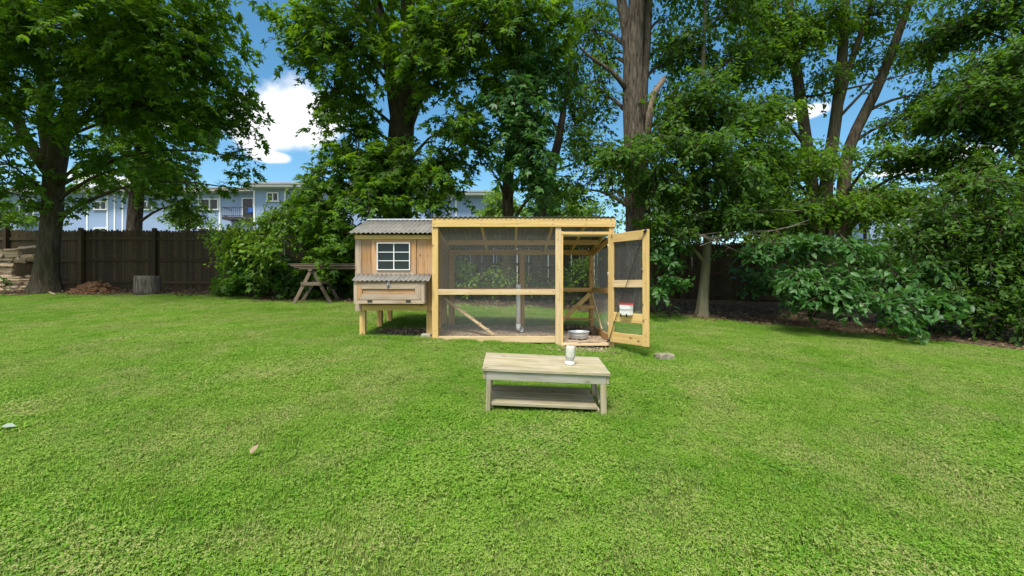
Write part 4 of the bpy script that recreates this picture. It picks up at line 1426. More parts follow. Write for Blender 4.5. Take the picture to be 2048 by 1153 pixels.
def plant(name, label, cat, base, trunks, blobs, leaf, shape, size=.15, bark_m='bark_maple', group=None, limbs=True, seed=0, dm=1.0, **kw):
    """trunks: list of (points, radii, flute or None)"""
    rng = np.random.default_rng(100 + seed)
    blobs = [(c, r, f * dm) for (c, r, f) in blobs]
    root = thing(name, label, cat, base, group)
    mb = MB()
    allp = []
    kc = 1 / math.sqrt(1 + (base[0] / base[1]) ** 2)
    for (pts, rad, fl) in trunks:
        rad = [q * kc for q in rad]
        # resample for a smoother trunk
        P_, R_ = [], []
        for i in range(len(pts) - 1):
            kk = max(2, int((Vector(pts[i + 1]) - Vector(pts[i])).length / .35))
            for q in range(kk):
                t = q / kk
                P_.append(Vector(pts[i]).lerp(Vector(pts[i + 1]), t)); R_.append(rad[i] * (1 - t) + rad[i + 1] * t)
        P_.append(Vector(pts[-1])); R_.append(rad[-1])
        # ease corners
        for _ in range(2):
            P_ = [P_[0]] + [(P_[i - 1] + P_[i] * 2 + P_[i + 1]) / 4 for i in range(1, len(P_) - 1)] + [P_[-1]]
        flv = 0.0
        if fl: flv = [fl * max(0, 1 - (p.z - P_[0].z) / 1.1) ** 2 for p in P_]
        mb.tube(P_, R_, 22 if rad[0] > .15 else 10, rough=.10, seed=seed + rad[0], flute=flv)
        allp += [(p, r) for p, r in zip(P_, R_)]
    if limbs and allp:
        for (c, r, df) in blobs:
            c = Vector(c)
            best = min((q for q in allp if q[0].z < c.z + .3) if any(q[0].z < c.z + .3 for q in allp) else allp, key=lambda q: (q[0] - c).length + (0.6 * abs(q[0].z - c.z + 1.0)))
            r1 = min(best[1] * .4, .06)
            mb.tube(curve_pts(best[0], c, (0, 0, .25 * (c - best[0]).length * .4)), list(np.linspace(r1, .014, 6)), 8, cap=False)
    Pn, T, N, S, TW = sprays(blobs, rng, size=size, **kw)
    LEAF_TOTAL[0] += len(Pn)
    if mb.v:
        # branchlets from blob centres to some of the sprays
        for (c, r, df) in blobs:
            dist = np.linalg.norm((TW[:, 0] - np.array(c)) / np.array(r), axis=1)
            ids = np.where(dist < 1.1)[0]
            for i in ids[::4][:40]:
                e = Vector(TW[i, 0]); c_ = Vector(c)
                mb.tube(curve_pts(c_, e, (0, 0, .06 * (e - c_).length), 4), [.018, .014, .011, .008], 4, cap=False)
        mb.build('trunk', M[bark_m], root)
    mesh_obj('crown', leaves_to_mesh('crown', Pn, T, N, S, shape), M[leaf], root)
    tag(mesh_obj('twigs', twig_mesh('twigs', TW), M['bark_dark'], root), kind='stuff')
    return root


def B(px, py, d, rpx, rpy, rd, df=1.0):
    k = d / FPX
    return (tuple(at(px, py, d)), (rpx * k, rd, rpy * k), df)


def base_at(px, d):
    x = (px - CX) / FPX * d
    return Vector((x, d, gz(x, d)))


# big maple on the left
b0 = base_at(93, 13.5)
plant('maple_tree', 'big dark maple with flared trunk beside the firewood pile', 'tree', b0,
      [([b0 - Zv * .15, b0 + Zv * .25, b0 + Zv * .8, at(101, 470, 13.5), at(107, 380, 13.5), at(112, 310, 13.45), at(128, 245, 13.4), at(160, 160, 13.2), at(200, 40, 12.8), at(230, -120, 12.4), at(240, -320, 12)],
        [.60, .47, .39, .36, .355, .37, .27, .22, .18, .12, .05], .26),
       ([at(108, 330, 13.5), at(85, 260, 13.4), at(95, 150, 13.1), at(70, 40, 12.7), at(60, -120, 12.2), at(50, -300, 12)], [.3, .22, .18, .15, .1, .04], None),
       ([at(100, 345, 13.5), at(45, 270, 13.4), at(8, 170, 13.2), at(-30, 60, 13), at(-60, -120, 12.6)], [.26, .2, .18, .15, .08], None),
       ([at(120, 290, 13.4), at(170, 235, 13), at(235, 170, 12.6), at(330, 90, 12), at(420, 30, 11.6)], [.17, .13, .11, .08, .03], None)],
      [B(90, 60, 11.6, 190, 100, 2.4, 1.1), B(300, 60, 11.0, 170, 100, 2.3, 1.1), B(385, 120, 11.2, 85, 70, 1.6, .8), B(425, 235, 12, 75, 60, 1.3, 1.1), B(485, 210, 12, 46, 40, .9, 1.0), B(495, 260, 12.2, 30, 30, .6, .8),
       B(300, 215, 12.3, 110, 80, 1.8, .9), B(200, 210, 12.0, 80, 70, 1.6, .7), B(25, 210, 11.8, 80, 90, 1.8, .8), B(20, 330, 12.6, 70, 60, 1.3, .8), B(40, 400, 13.0, 55, 40, 1.0, .8),
       B(478, 315, 12.6, 30, 42, .6, .9), B(455, 375, 12.8, 24, 24, .5, .8), B(200, 320, 12.9, 70, 45, 1.0, .6), B(300, 335, 12.9, 60, 40, 1.0, .6), B(180, 400, 13.1, 45, 25, .8, .4),
       B(120, -120, 10.5, 260, 120, 3.2, .55), B(400, -90, 10.0, 130, 80, 2.5, .4), B(-150, 120, 12, 150, 180, 2.5, .4), B(430, 40, 11.5, 55, 50, 1.2, .3)],
      'leaf_maple', 'maple', .15, seed=1, per=28, dm=.78)
# tree just beyond the fence on the left
b0 = base_at(270, 16.6)
plant('maple_tree', 'furrowed trunk tree rising just behind the left fence panels', 'tree', b0,
      [([b0, at(268, 455, 16.6), at(275, 380, 16.6), at(283, 280, 16.5), at(290, 180, 16.3), at(300, 60, 16)], [.34, .30, .28, .24, .18, .08], .1)],
      [B(330, 345, 16.2, 80, 50, 1.4, 1.0), B(285, 290, 16.4, 90, 60, 1.6, .9), B(360, 410, 16.6, 45, 25, .8, .8), B(300, 180, 16.5, 110, 80, 1.8, .8), B(215, 360, 16.8, 60, 40, 1.0, .6)],
      'leaf_mid', 'maple', .15, 'bark_tulip', seed=2)
# central maple
b0 = base_at(795, 13.3)
plant('maple_tree', 'tall dark maple forking into three limbs behind the hen house', 'tree', b0,
      [([b0 - Zv * .1, at(797, 470, 13.3), at(798, 330, 13.2), at(803, 235, 13.1), at(818, 110, 12.9), at(815, 0, 12.7), at(810, -150, 12.4), at(800, -320, 12)], [.5, .4, .37, .36, .24, .2, .14, .05], .2),
       ([at(800, 250, 13.1), at(785, 180, 13), at(775, 80, 12.8), at(740, -40, 12.5), at(690, -180, 12)], [.26, .2, .17, .12, .05], None),
       ([at(806, 260, 13.1), at(835, 190, 12.9), at(862, 130, 12.7), at(905, 30, 12.4), at(960, -110, 12)], [.27, .2, .16, .12, .05], None),
       ([at(778, 110, 12.9), at(740, 50, 12.6), at(690, -20, 12.3)], [.12, .09, .04], None)],
      [B(612, 60, 11.8, 70, 80, 1.5, .8), B(700, 90, 11.6, 110, 100, 1.8, .75), B(668, 180, 12.2, 55, 45, 1.1, .9), B(655, 232, 12.4, 38, 24, .7, .8), B(720, 260, 12.2, 60, 60, 1.2, .9),
       B(880, 90, 11.6, 110, 120, 1.8, .75), B(960, 60, 11.4, 100, 90, 1.8, .8), B(1060, 60, 11.3, 95, 90, 1.7, .9), B(900, 250, 11.7, 70, 60, 1.3, 1.0), B(880, 330, 11.8, 70, 50, 1.2, 1.0),
       B(800, 330, 11.9, 80, 60, 1.2, 1.2), B(700, 340, 11.9, 90, 45, 1.2, 1.1), B(650, 372, 11.9, 48, 28, .9, 1.0), B(625, 350, 12.0, 34, 20, .5, 1.0), B(690, 300, 12.0, 50, 40, .9, 1.2), B(622, 400, 11.8, 45, 26, .7, 1.2), B(600, 440, 11.9, 36, 20, .6, 1.0), B(750, 330, 11.7, 60, 45, 1.0, 1.2), B(850, 380, 11.6, 50, 30, .8, 1.2), B(905, 372, 11.6, 40, 22, .7, 1.0), B(770, 395, 11.5, 90, 40, 1.0, 1.3),
       B(660, 440, 11.9, 70, 45, 1.0, 1.3), B(700, 470, 11.6, 60, 45, .9, 1.3), B(635, 490, 11.8, 45, 40, .7, 1.2), B(670, 520, 12.1, 60, 35, .8, 1.0),
       B(760, -110, 11.2, 200, 110, 3, .5), B(1010, -100, 11.2, 140, 90, 2.5, .5), B(1000, 160, 11.4, 60, 60, 1.2, .6)],
      'leaf_maple', 'maple', .15, seed=3, per=28, droop=.5, dm=.88)
# drooping maple right of centre
b0 = base_at(1016, 12.4)
plant('maple_tree', 'slim maple with drooping blue-green foliage behind the run', 'tree', b0,
      [([b0 - Zv * .1, at(1016, 500, 12.4), at(1015, 380, 12.3), at(1022, 250, 12.2), at(1035, 100, 12), at(1045, -80, 11.8)], [.20, .16, .145, .12, .09, .03], .15)],
      [B(1035, 250, 10.9, 65, 65, 1.0, 1.1), B(1065, 320, 10.7, 50, 70, .9, 1.2), B(1020, 180, 11.0, 75, 60, 1.1, 1.0), B(1075, 385, 10.7, 34, 30, .6, 1.2), B(1100, 150, 11.2, 55, 60, 1.0, .8), B(985, 345, 11.3, 28, 28, .5, .5), B(970, 290, 11.3, 40, 30, .6, .6)],
      'leaf_cool', 'maple', .155, seed=4, per=26, droop=.65)
# leaning broken tree
b0 = base_at(1072, 13.4)
plant('broken_tree', 'leaning dark tree with snapped top behind the run roof', 'tree', b0,
      [([b0 - Zv * .1, at(1078, 430, 13.4), at(1098, 350, 13.3), at(1117, 290, 13.2), at(1127, 222, 13.1)], [.2, .17, .15, .12, .09], .1),
       ([at(1120, 270, 13.2), at(1105, 240, 13.1), at(1092, 232, 13)], [.06, .04, .015], None), ([at(1100, 345, 13.3), at(1130, 335, 13.2), at(1170, 318, 13.1)], [.05, .03, .012], None)],
      [B(1110, 390, 14.0, 55, 40, 1.0, .7), B(1150, 250, 13.6, 45, 70, 1.0, .7), B(1140, 160, 13.6, 60, 75, 1.2, .8), B(1150, 50, 13.4, 55, 60, 1.1, .8), B(1210, 20, 13.4, 40, 45, 1.0, .5)],
      'leaf_mid', 'oval', .12, 'bark_dark', seed=5, dm=1.5)
# the pale furrowed trunks in the middle
b0 = base_at(1290, 11.6)
plant('tulip_tree', 'tall tree with pale furrowed twin trunk behind the open door', 'tree', b0,
      [([b0 - Zv * .1, at(1287, 540, 11.6), at(1285, 430, 11.6), at(1276, 330, 11.6), at(1268, 230, 11.55), at(1268, 120, 11.5), at(1274, 0, 11.4), at(1285, -160, 11.3), at(1290, -360, 11.2)], [.28, .22, .20, .225, .235, .22, .20, .17, .10], .25),
       ([at(1266, 560, 11.75), at(1263, 420, 11.7), at(1262, 320, 11.65), at(1258, 200, 11.6), at(1259, 100, 11.55), at(1248, 30, 11.5), at(1236, -40, 11.4), at(1215, -160, 11.2)], [.18, .16, .17, .17, .15, .13, .11, .07], .1),
       ([at(1276, 330, 11.65), at(1284, 220, 11.68), at(1292, 100, 11.7), at(1300, -40, 11.7)], [.12, .13, .12, .1], None),
       ([at(1250, 175, 11.5), at(1225, 140, 11.3), at(1180, 118, 11.1), at(1158, 92, 11.0)], [.07, .05, .04, .015], None)],
      [B(1195, 190, 12.4, 45, 70, 1.0, .7), B(1190, 60, 12.4, 45, 60, 1.0, .45), B(1210, 310, 12.2, 40, 50, .9, 1.0), B(1225, 380, 12.1, 32, 35, .7, 1.0), B(1345, 130, 12.6, 45, 70, 1.0, .5),
       B(1270, -170, 11.6, 160, 90, 2.2, .5), B(1215, 120, 12.6, 40, 60, 1.0, .5), B(1170, 300, 12.4, 40, 50, .9, .9), B(1160, 380, 12.6, 40, 40, .9, .8), B(1330, 250, 12.4, 30, 60, .8, .9), B(1330, 40, 12.6, 40, 40, 1.0, .4)],
      'leaf_mid', 'oval', .125, 'bark_tulip', seed=6, per=24, dm=1.6)
mb = MB()
mb.tube([at(1293, 290, 11.45), at(1299, 230, 11.4), at(1306, 190, 11.35), at(1328, 157, 11.3)], [.09, .10, .085, .055], 10, rough=.25, seed=2)
mb.tube([at(1328, 157, 11.3), at(1333, 149, 11.3)], [.05, .005], 6)
stub = mb.build('dead_branch', M['deadwood'])
for o_ in bpy.data.objects:
    if o_.name.startswith('tulip_tree'):
        stub.parent = o_; stub.matrix_parent_inverse = WM[o_.name].inverted()
# slim smooth-barked tree
b0 = base_at(1404, 11.2)
plant('beech_tree', 'slim smooth grey-green trunk tree at the bed edge with layered foliage', 'tree', b0,
      [([b0 - Zv * .1, b0 + Zv * .12, at(1408, 570, 11.2), at(1416, 490, 11.2), at(1412, 400, 11.2), at(1405, 300, 11.2), at(1402, 200, 11.2), at(1408, 90, 11.2), at(1412, -30, 11.2)], [.20, .15, .125, .105, .095, .085, .07, .05, .02], .22)],
      [B(1390, 300, 10.6, 100, 50, 1.3, 1.0), B(1450, 350, 10.5, 100, 45, 1.3, 1.0), B(1360, 390, 10.6, 80, 35, 1.1, 1.0), B(1480, 430, 10.6, 110, 30, 1.1, 1.0), B(1390, 200, 11.0, 80, 70, 1.4, .75), B(1460, 240, 11.2, 80, 60, 1.4, .8),
       B(1245, 318, 10.2, 75, 22, .7, 1.6), B(1285, 285, 10.6, 50, 18, .6, .9), B(1300, 440, 10.4, 45, 14, .5, 1.2), B(1310, 350, 10.5, 60, 35, .8, .9), B(1375, 90, 11.6, 70, 65, 1.3, .55), B(1470, 120, 11.8, 75, 70, 1.3, .6), B(1420, 450, 10.9, 90, 22, .9, .8), B(1340, 465, 10.6, 55, 18, .6, .8), B(1420, -60, 11, 140, 70, 2, .5), B(1350, 250, 11.2, 50, 60, 1.0, .8), B(1520, 300, 11.0, 70, 50, 1.2, .9), B(1470, 20, 11.8, 80, 45, 1.3, .5), B(1500, 390, 10.8, 90, 30, 1.0, .9)],
      'leaf_dark', 'oval', .135, 'bark_smooth', seed=7, per=30, dm=2.0, droop=.18, flat=.3)
# multi-stemmed tree on the right
b0 = base_at(1665, 13.3)
plant('multi_stem_tree', 'large tree splitting low into four tall stems right of centre', 'tree', b0,
      [([b0 - Zv * .1, at(1648, 480, 13.3), at(1650, 400, 13.2), at(1655, 340, 13.1), at(1672, 240, 13), at(1685, 120, 12.9), at(1690, 0, 12.8), at(1700, -160, 12.6)], [.36, .27, .22, .20, .18, .165, .15, .08], .2),
       ([at(1635, 480, 13.4), at(1630, 420, 13.4), at(1615, 300, 13.4), at(1598, 180, 13.3), at(1582, 60, 13.2), at(1575, -80, 13)], [.20, .20, .19, .17, .15, .1], None),
       ([at(1690, 500, 13.2), at(1685, 400, 13.2), at(1690, 320, 13.1), at(1710, 260, 13), at(1750, 190, 12.8), at(1785, 100, 12.6), at(1815, 20, 12.4), at(1850, -100, 12)], [.24, .21, .19, .17, .155, .13, .11, .06], None),
       ([at(1674, 235, 13.0), at(1690, 165, 12.95), at(1712, 90, 12.8), at(1735, 40, 12.6), at(1760, -60, 12.4)], [.10, .11, .10, .08, .04], None),
       ([at(1674, 240, 13.0), at(1715, 195, 12.85), at(1756, 155, 12.7), at(1775, 120, 12.6)], [.05, .045, .03, .01], None),
       ([at(1610, 195, 13.2), at(1680, 183, 12.7), at(1760, 162, 12.4), at(1860, 138, 12)], [.04, .035, .03, .01], None)],
      [B(1550, 90, 12.6, 80, 85, 1.5, .6), B(1640, 50, 12.6, 60, 65, 1.4, .55), B(1645, 160, 12.8, 40, 50, 1.0, .4), B(1750, 30, 12.6, 80, 55, 1.4, .5), B(1730, 120, 13.0, 40, 40, 1.0, .35), B(1540, 230, 12.6, 60, 60, 1.3, .6), B(1560, 340, 12.2, 95, 60, 1.5, 1.0), B(1760, 315, 12.0, 75, 30, 1.2, .7),
       B(1640, 320, 12.4, 50, 30, 1.0, .5), B(1810, 240, 12.6, 65, 45, 1.2, .45), B(1660, 420, 11.6, 110, 32, 1.1, 1.0), B(1780, 400, 11.6, 100, 40, 1.2, .9), B(1850, 100, 12.6, 60, 60, 1.3, .4), B(1660, -110, 12, 200, 70, 2.5, .3), B(1570, 430, 11.8, 90, 35, 1.2, 1.0), B(1530, 20, 12.6, 60, 60, 1.4, .5), B(1860, 330, 11.6, 80, 40, 1.2, .7), B(1870, 190, 12.4, 50, 55, 1.1, .5)],
      'leaf_mid', 'oval', .13, 'bark_stem', seed=8, per=28, dm=2.7, droop=.2, flat=.25)
# right-hand trees and shrubs
b0 = base_at(2030, 11.6)
plant('beech_tree', 'dense dark leafy tree at the right edge of the yard', 'tree', b0,
      [([b0, at(2040, 450, 11.6), at(2060, 250, 11.5), at(2060, 50, 11.4), at(2060, -150, 11.2)], [.28, .22, .17, .12, .04], .15)],
      [B(1960, 200, 10.6, 90, 60, 1.4, 1.3), B(2010, 130, 10.6, 80, 60, 1.4, 1.0), B(1900, 235, 10.8, 55, 35, 1.0, 1.0), B(2040, 250, 10.2, 70, 70, 1.3, 1.1), B(1990, 30, 11.4, 90, 60, 1.4, .6), B(1910, 60, 11.6, 70, 55, 1.3, .5), B(2120, 150, 11, 90, 150, 1.8, .7), B(2060, -90, 11, 150, 80, 2, .5), B(1990, 340, 10.4, 80, 40, 1.2, .9), B(1890, 300, 10.8, 60, 30, 1.0, .6)],
      'leaf_dark', 'oval', .135, 'bark_dark', seed=9, per=30, dm=2.4, droop=.2, flat=.25)
b0 = base_at(1960, 9.9)
plant('tall_shrub', 'tall tangled green shrub filling the right end of the bed', 'shrub', b0,
      [([b0, at(1950, 560, 9.9), at(1930, 470, 9.9)], [.06, .05, .02], None), ([b0 + Xv * .4, at(2010, 520, 9.8), at(2030, 420, 9.8)], [.06, .05, .02], None)],
      [B(1940, 370, 10.0, 95, 40, 1.2, 1.0), B(1900, 440, 10.0, 95, 45, 1.1, 1.1), B(2010, 440, 9.6, 80, 60, 1.1, 1.2), B(1840, 480, 10.2, 80, 45, 1.0, 1.1), B(1960, 520, 9.8, 90, 50, 1.0, 1.2), B(1870, 555, 10.0, 80, 45, .9, 1.2), B(2030, 560, 9.5, 70, 60, .9, 1.2), B(1960, 610, 9.6, 90, 40, .8, 1.2), B(2040, 640, 9.2, 70, 35, .7, 1.1), B(1870, 620, 10.2, 60, 30, .7, 1.0), B(2110, 500, 9.4, 90, 150, 1.2, .8)],
      'leaf_dark', 'oval', .115, 'bark_dark', seed=10, per=32, dm=1.9, droop=.3)
b0 = base_at(2020, 12.2)
plant('light_shrub', 'bright yellow-green shrub behind the dark tangle on the right', 'shrub', b0,
      [([b0, at(2000, 480, 12.2), at(1990, 400, 12.2)], [.06, .05, .02], None)],
      [B(1990, 410, 11.6, 70, 35, .8, 1.0), B(2030, 450, 11.4, 50, 30, .7, 1.0), B(1930, 450, 11.8, 60, 25, .7, .8)],
      'leaf_light', 'oval', .12, 'bark_dark', seed=11, per=26, dm=1.8)
b0 = base_at(1620, 11.6)
plant('spreading_shrub', 'broad-leaved shrub whose low branches sweep out over the lawn', 'shrub', b0,
      [([b0, at(1630, 540, 11.2), at(1640, 490, 10.6)], [.07, .05, .03], None), ([b0 + Xv * .1, at(1680, 560, 10.9), at(1740, 590, 9.8)], [.06, .04, .02], None)],
      [B(1580, 490, 9.9, 75, 16, .6, 1.5), B(1660, 490, 9.8, 75, 15, .6, 1.6), B(1530, 560, 11.6, 60, 40, .6, .9), B(1700, 560, 11.0, 90, 40, .7, 1.0), B(1560, 505, 10.0, 45, 14, .4, 1.1), B(1600, 565, 9.4, 55, 25, .5, 1.2), B(1670, 580, 9.2, 70, 26, .55, 1.4), B(1610, 538, 9.7, 45, 14, .4, 1.1), B(1740, 605, 8.9, 60, 20, .4, 1.4), B(1800, 645, 8.6, 36, 14, .3, 1.4), B(1770, 555, 9.8, 60, 16, .5, 1.0), B(1860, 590, 9.3, 60, 18, .5, 1.0), B(1900, 600, 9.2, 50, 20, .5, 1.0), B(1500, 505, 10.4, 60, 16, .5, 1.0), B(1840, 545, 9.8, 70, 18, .6, .8), B(1620, 600, 9.4, 50, 16, .4, 1.0), B(1790, 600, 9.0, 60, 18, .4, 1.2), B(1830, 625, 8.9, 50, 14, .4, 1.1)],
      'leaf_cool', 'broad', .155, 'bark_dark', seed=12, per=20, dm=1.7, droop=.25, length=.6, dens=12)
b0 = base_at(1340, 10.7)
plant('leafy_sapling', 'broad-leaved sapling beside the open door below the furrowed trunks', 'shrub', b0,
      [([b0, at(1335, 560, 10.7), at(1325, 480, 10.7)], [.025, .02, .01], None)],
      [B(1335, 520, 10.4, 28, 22, .35, 1.8), B(1345, 562, 10.3, 26, 22, .35, 1.8), B(1318, 590, 10.3, 18, 26, .3, 1.8), B(1310, 510, 10.6, 24, 28, .35, 1.5), B(1350, 490, 10.6, 30, 14, .35, 1.4)],
      'leaf_cool', 'broad', .15, 'bark_dark', seed=13, per=14, length=.4, width=.16, dens=16)
# bushes left of the hen house
b0 = base_at(545, 12.6)
plant('leafy_shrub', 'bright green shrub against the left fence beside the sawhorse', 'shrub', b0,
      [([b0, at(530, 540, 12.6), at(510, 480, 12.6)], [.05, .04, .02], None)],
      [B(490, 472, 11.9, 50, 24, .5, 1.5), B(440, 476, 12.9, 32, 16, .5, .9), B(535, 490, 11.5, 50, 32, .5, 1.4), B(560, 432, 12.0, 45, 26, .6, 1.2), B(475, 512, 12.0, 40, 24, .5, 1.2), B(610, 400, 12.0, 36, 24, .6, 1.0), B(540, 450, 11.8, 40, 24, .5, 1.2)],
      'leaf_light', 'oval', .12, 'bark_dark', seed=14, per=28, dens=13, dm=1.25)
b0 = base_at(500, 12.4)
plant('low_shrub', 'low dark green shrub spreading over soil left of the sawhorse', 'shrub', b0,
      [([b0, b0 + Zv * .4], [.03, .02], None)],
      [B(460, 565, 12.4, 48, 22, .5, 1.3), B(530, 555, 12.2, 60, 30, .6, 1.3), B(500, 530, 12.4, 50, 26, .6, 1.1), B(600, 560, 12.3, 45, 28, .5, 1.2), B(560, 535, 12.4, 55, 26, .6, 1.1), B(600, 580, 12.0, 30, 12, .3, 1.0), B(660, 560, 12.6, 55, 36, .5, 1.2)],
      'leaf_dark', 'maple', .12, 'bark_dark', seed=15, per=26, dens=13, dm=1.4)
b0 = base_at(710, 12.9)
plant('low_shrub', 'dark shrub filling the shade behind the hen house', 'shrub', b0,
      [([b0, b0 + Zv * .5], [.03, .02], None)],
      [B(720, 560, 12.9, 60, 36, .5, 1.2), B(700, 510, 12.8, 60, 30, .5, 1.2), B(800, 540, 12.9, 60, 50, .5, 1.0), B(780, 460, 12.6, 60, 40, .6, 1.0)],
      'leaf_dark', 'maple', .13, 'bark_dark', seed=16, per=24, dens=11)
b0 = base_at(920, 12.5)
plant('low_shrub', 'fresh green shrub seen through the run mesh near the fence', 'shrub', b0,
      [([b0, b0 + Zv * .4], [.03, .02], None)],
      [B(922, 535, 12.4, 26, 28, .4, 1.6), B(945, 565, 12.2, 40, 18, .4, 1.6), B(990, 555, 12.3, 34, 22, .4, 1.5)],
      'leaf_light', 'oval', .11, 'bark_dark', seed=17, per=22, dens=13, dm=1.5)
b0 = base_at(1075, 12.6)
plant('low_shrub', 'green shrub beyond the run between slim maple and fence', 'shrub', b0,
      [([b0, b0 + Zv * .3], [.03, .02], None)],
      [B(1075, 568, 12.2, 38, 22, .4, 1.5), B(1130, 572, 12.2, 34, 18, .4, 1.3), B(1165, 530, 12.3, 26, 34, .4, 1.5)],
      'leaf_mid', 'oval', .11, 'bark_dark', seed=18, per=22, dens=12, dm=1.7)
b0 = base_at(30, 13.4)
plant('low_shrub', 'small dark weed clump in front of the firewood pile', 'shrub', b0,
      [([b0, b0 + Zv * .15], [.015, .01], None)],
      [B(6, 566, 13.1, 20, 9, .3, 1.4)], 'leaf_dark', 'oval', .09, 'bark_dark', seed=19, per=22, length=.35, dens=16)
# trees beyond the fence
for i, (px, py, d, rx, ry, tr, mat_, lab) in enumerate((
        (1000, 405, 19.5, 46, 40, 26, 'leaf_light', 'pale yellow-green tree beyond the fence left of the slim maple trunk'),
        (1110, 400, 20.5, 60, 55, 30, 'leaf_light', 'pale yellow-green tree beyond the fence behind the leaning broken tree'),
        (1180, 430, 26, 50, 40, 30, 'leaf_light', 'far hazy pale tree beyond the fence left of the furrowed trunks'),
        (1330, 420, 19.0, 75, 70, 30, 'leaf_mid', 'mid green tree beyond the fence behind the furrowed trunks'),
        (1500, 410, 19.5, 100, 70, 30, 'leaf_mid', 'mid green tree beyond the fence behind the slim grey trunk'),
        (1560, 470, 18.0, 80, 40, 20, 'leaf_light', 'sunlit green shrub beyond the fence left of the four-stemmed tree'),
        (1730, 400, 20.0, 90, 45, 30, 'leaf_light', 'sunlit yellow-green tree beyond the fence right of the four-stemmed tree'),
        (1660, 500, 17.5, 120, 45, 20, 'leaf_dark', 'dark bush beyond the fence below the four-stemmed tree'),
        (1830, 500, 18.0, 120, 50, 20, 'leaf_dark', 'dark bush beyond the fence behind the right shrub'),
        (2010, 470, 19.0, 120, 70, 20, 'leaf_mid', 'mid green bush beyond the fence at the right edge'),
        (375, 430, 19.5, 40, 28, 20, 'leaf_light', 'light green bush beyond the fence right of the furrowed trunk'),
        (15, 425, 19.0, 45, 30, 20, 'leaf_mid', 'green bush beyond the fence at the far left edge'),
        (615, 420, 21, 60, 45, 20, 'leaf_mid', 'green tree beyond the fence left of the central maple'))):
    b0 = base_at(px, d)
    plant('background_tree', lab, 'tree', b0, [([b0, at(px, py + ry * .6, d), at(px + 6, py, d)], [.10, .08, .03], None)],
          [B(px, py, d, rx, ry, 1.5, .8), B(px - rx * .6, py + ry * .5, d, rx * .6, ry * .5, 1.2, .8), B(px + rx * .6, py + ry * .5, d, rx * .6, ry * .5, 1.2, .8)],
          mat_, 'oval', .16, 'bark_dark', group='trees beyond the fence', seed=30 + i, per=24, dens=7, dm=1.7)

# bare twigs in front of the slim trunk
bt = MB()
tr_ = random.Random(9)
for (a, b) in (((1330, 455, 10.5), (1470, 490, 10.2)), ((1360, 480, 10.4), (1590, 450, 10.2)), ((1345, 468, 10.4), (1440, 470, 10.1)), ((1400, 492, 10.3), (1620, 440, 10.3)), ((1380, 470, 10.4), (1500, 505, 10.0)), ((1420, 480, 10.3), (1540, 462, 10.0))):
    A_, B_ = at(*a), at(*b)
    pts = [A_.lerp(B_, t) + Vector((0, 0, .05 * math.sin(t * 6) + tr_.uniform(-.02, .02))) for t in np.linspace(0, 1, 7)]
    bt.tube(pts, list(np.linspace(.012, .003, 7)), 5)
    for k in (2, 3, 4, 5):
        e = pts[k] + Vector((tr_.uniform(-.1, .35), tr_.uniform(-.1, .1), tr_.uniform(-.22, .2)))
        bt.tube([pts[k], pts[k].lerp(e, .5) + Vector((0, 0, .02)), e], [.006, .004, .002], 4)
tag(bt.build('bare_branch', plain('bare_twig', (.26, .22, .18), .9, noise=.3)), 'tangle of bare pale twigs crossing the slim smooth trunk', 'branch')

# ------------------------------------------------------------------ leaf litter and ground details
lr_ = np.random.default_rng(77)
n = 11000
lx = lr_.uniform(-15, 14, n); ly = bed_edge(lx) + lr_.uniform(-.25, 3.2, n) ** 1.0
keep = (ly < 14.5)
lx, ly = lx[keep], ly[keep]
Pn = np.stack([lx, ly, ground_z(lx, ly) + .045 + lr_.uniform(0, .02, len(lx))], 1)
ang = lr_.uniform(0, 6.28, len(lx))
T = np.stack([np.cos(ang), np.sin(ang), lr_.normal(0, .25, len(lx))], 1)
N = np.array([0, 0, 1.0]) + lr_.normal(0, .35, (len(lx), 3))
o = mesh_obj('leaf_litter', leaves_to_mesh('leaf_litter', Pn, T, N, lr_.uniform(.04, .11, len(lx)), 'oval'), M['leaf_dead'])
tag(o, 'dry brown leaf litter and chips scattered over the bed', kind='stuff')
# straw and chips on bare ground: in the run, under the house, in front of it
n = 3200
zx = np.concatenate([lr_.uniform(xl1, xr0, 1500), lr_.uniform(-2.3, -1.2, 1100), lr_.uniform(.5, 1.6, 600)])
zy = np.concatenate([lr_.uniform(D0 + .08, D1 - .08, 1500), lr_.normal(7.75, .33, 1100), lr_.normal(6.95, .12, 600)])
zz = ground_z(zx, zy) + .022
zz[:1500] = np.maximum(ground_z(zx[:1500], zy[:1500]) + .02, .665) + .018
ang = lr_.uniform(0, 6.28, n)
o = mesh_obj('straw_chips', leaves_to_mesh('straw_chips', np.stack([zx, zy, zz], 1), np.stack([np.cos(ang), np.sin(ang), lr_.normal(0, .2, n)], 1), np.array([0, 0, 1.0]) + lr_.normal(0, .3, (n, 3)), lr_.uniform(.015, .05, n), 'oval'), plain('straw', (.42, .33, .24), .9, noise=.4, nscale=30))
tag(o, 'loose wood chips on the run floor and under the hen house', kind='stuff')
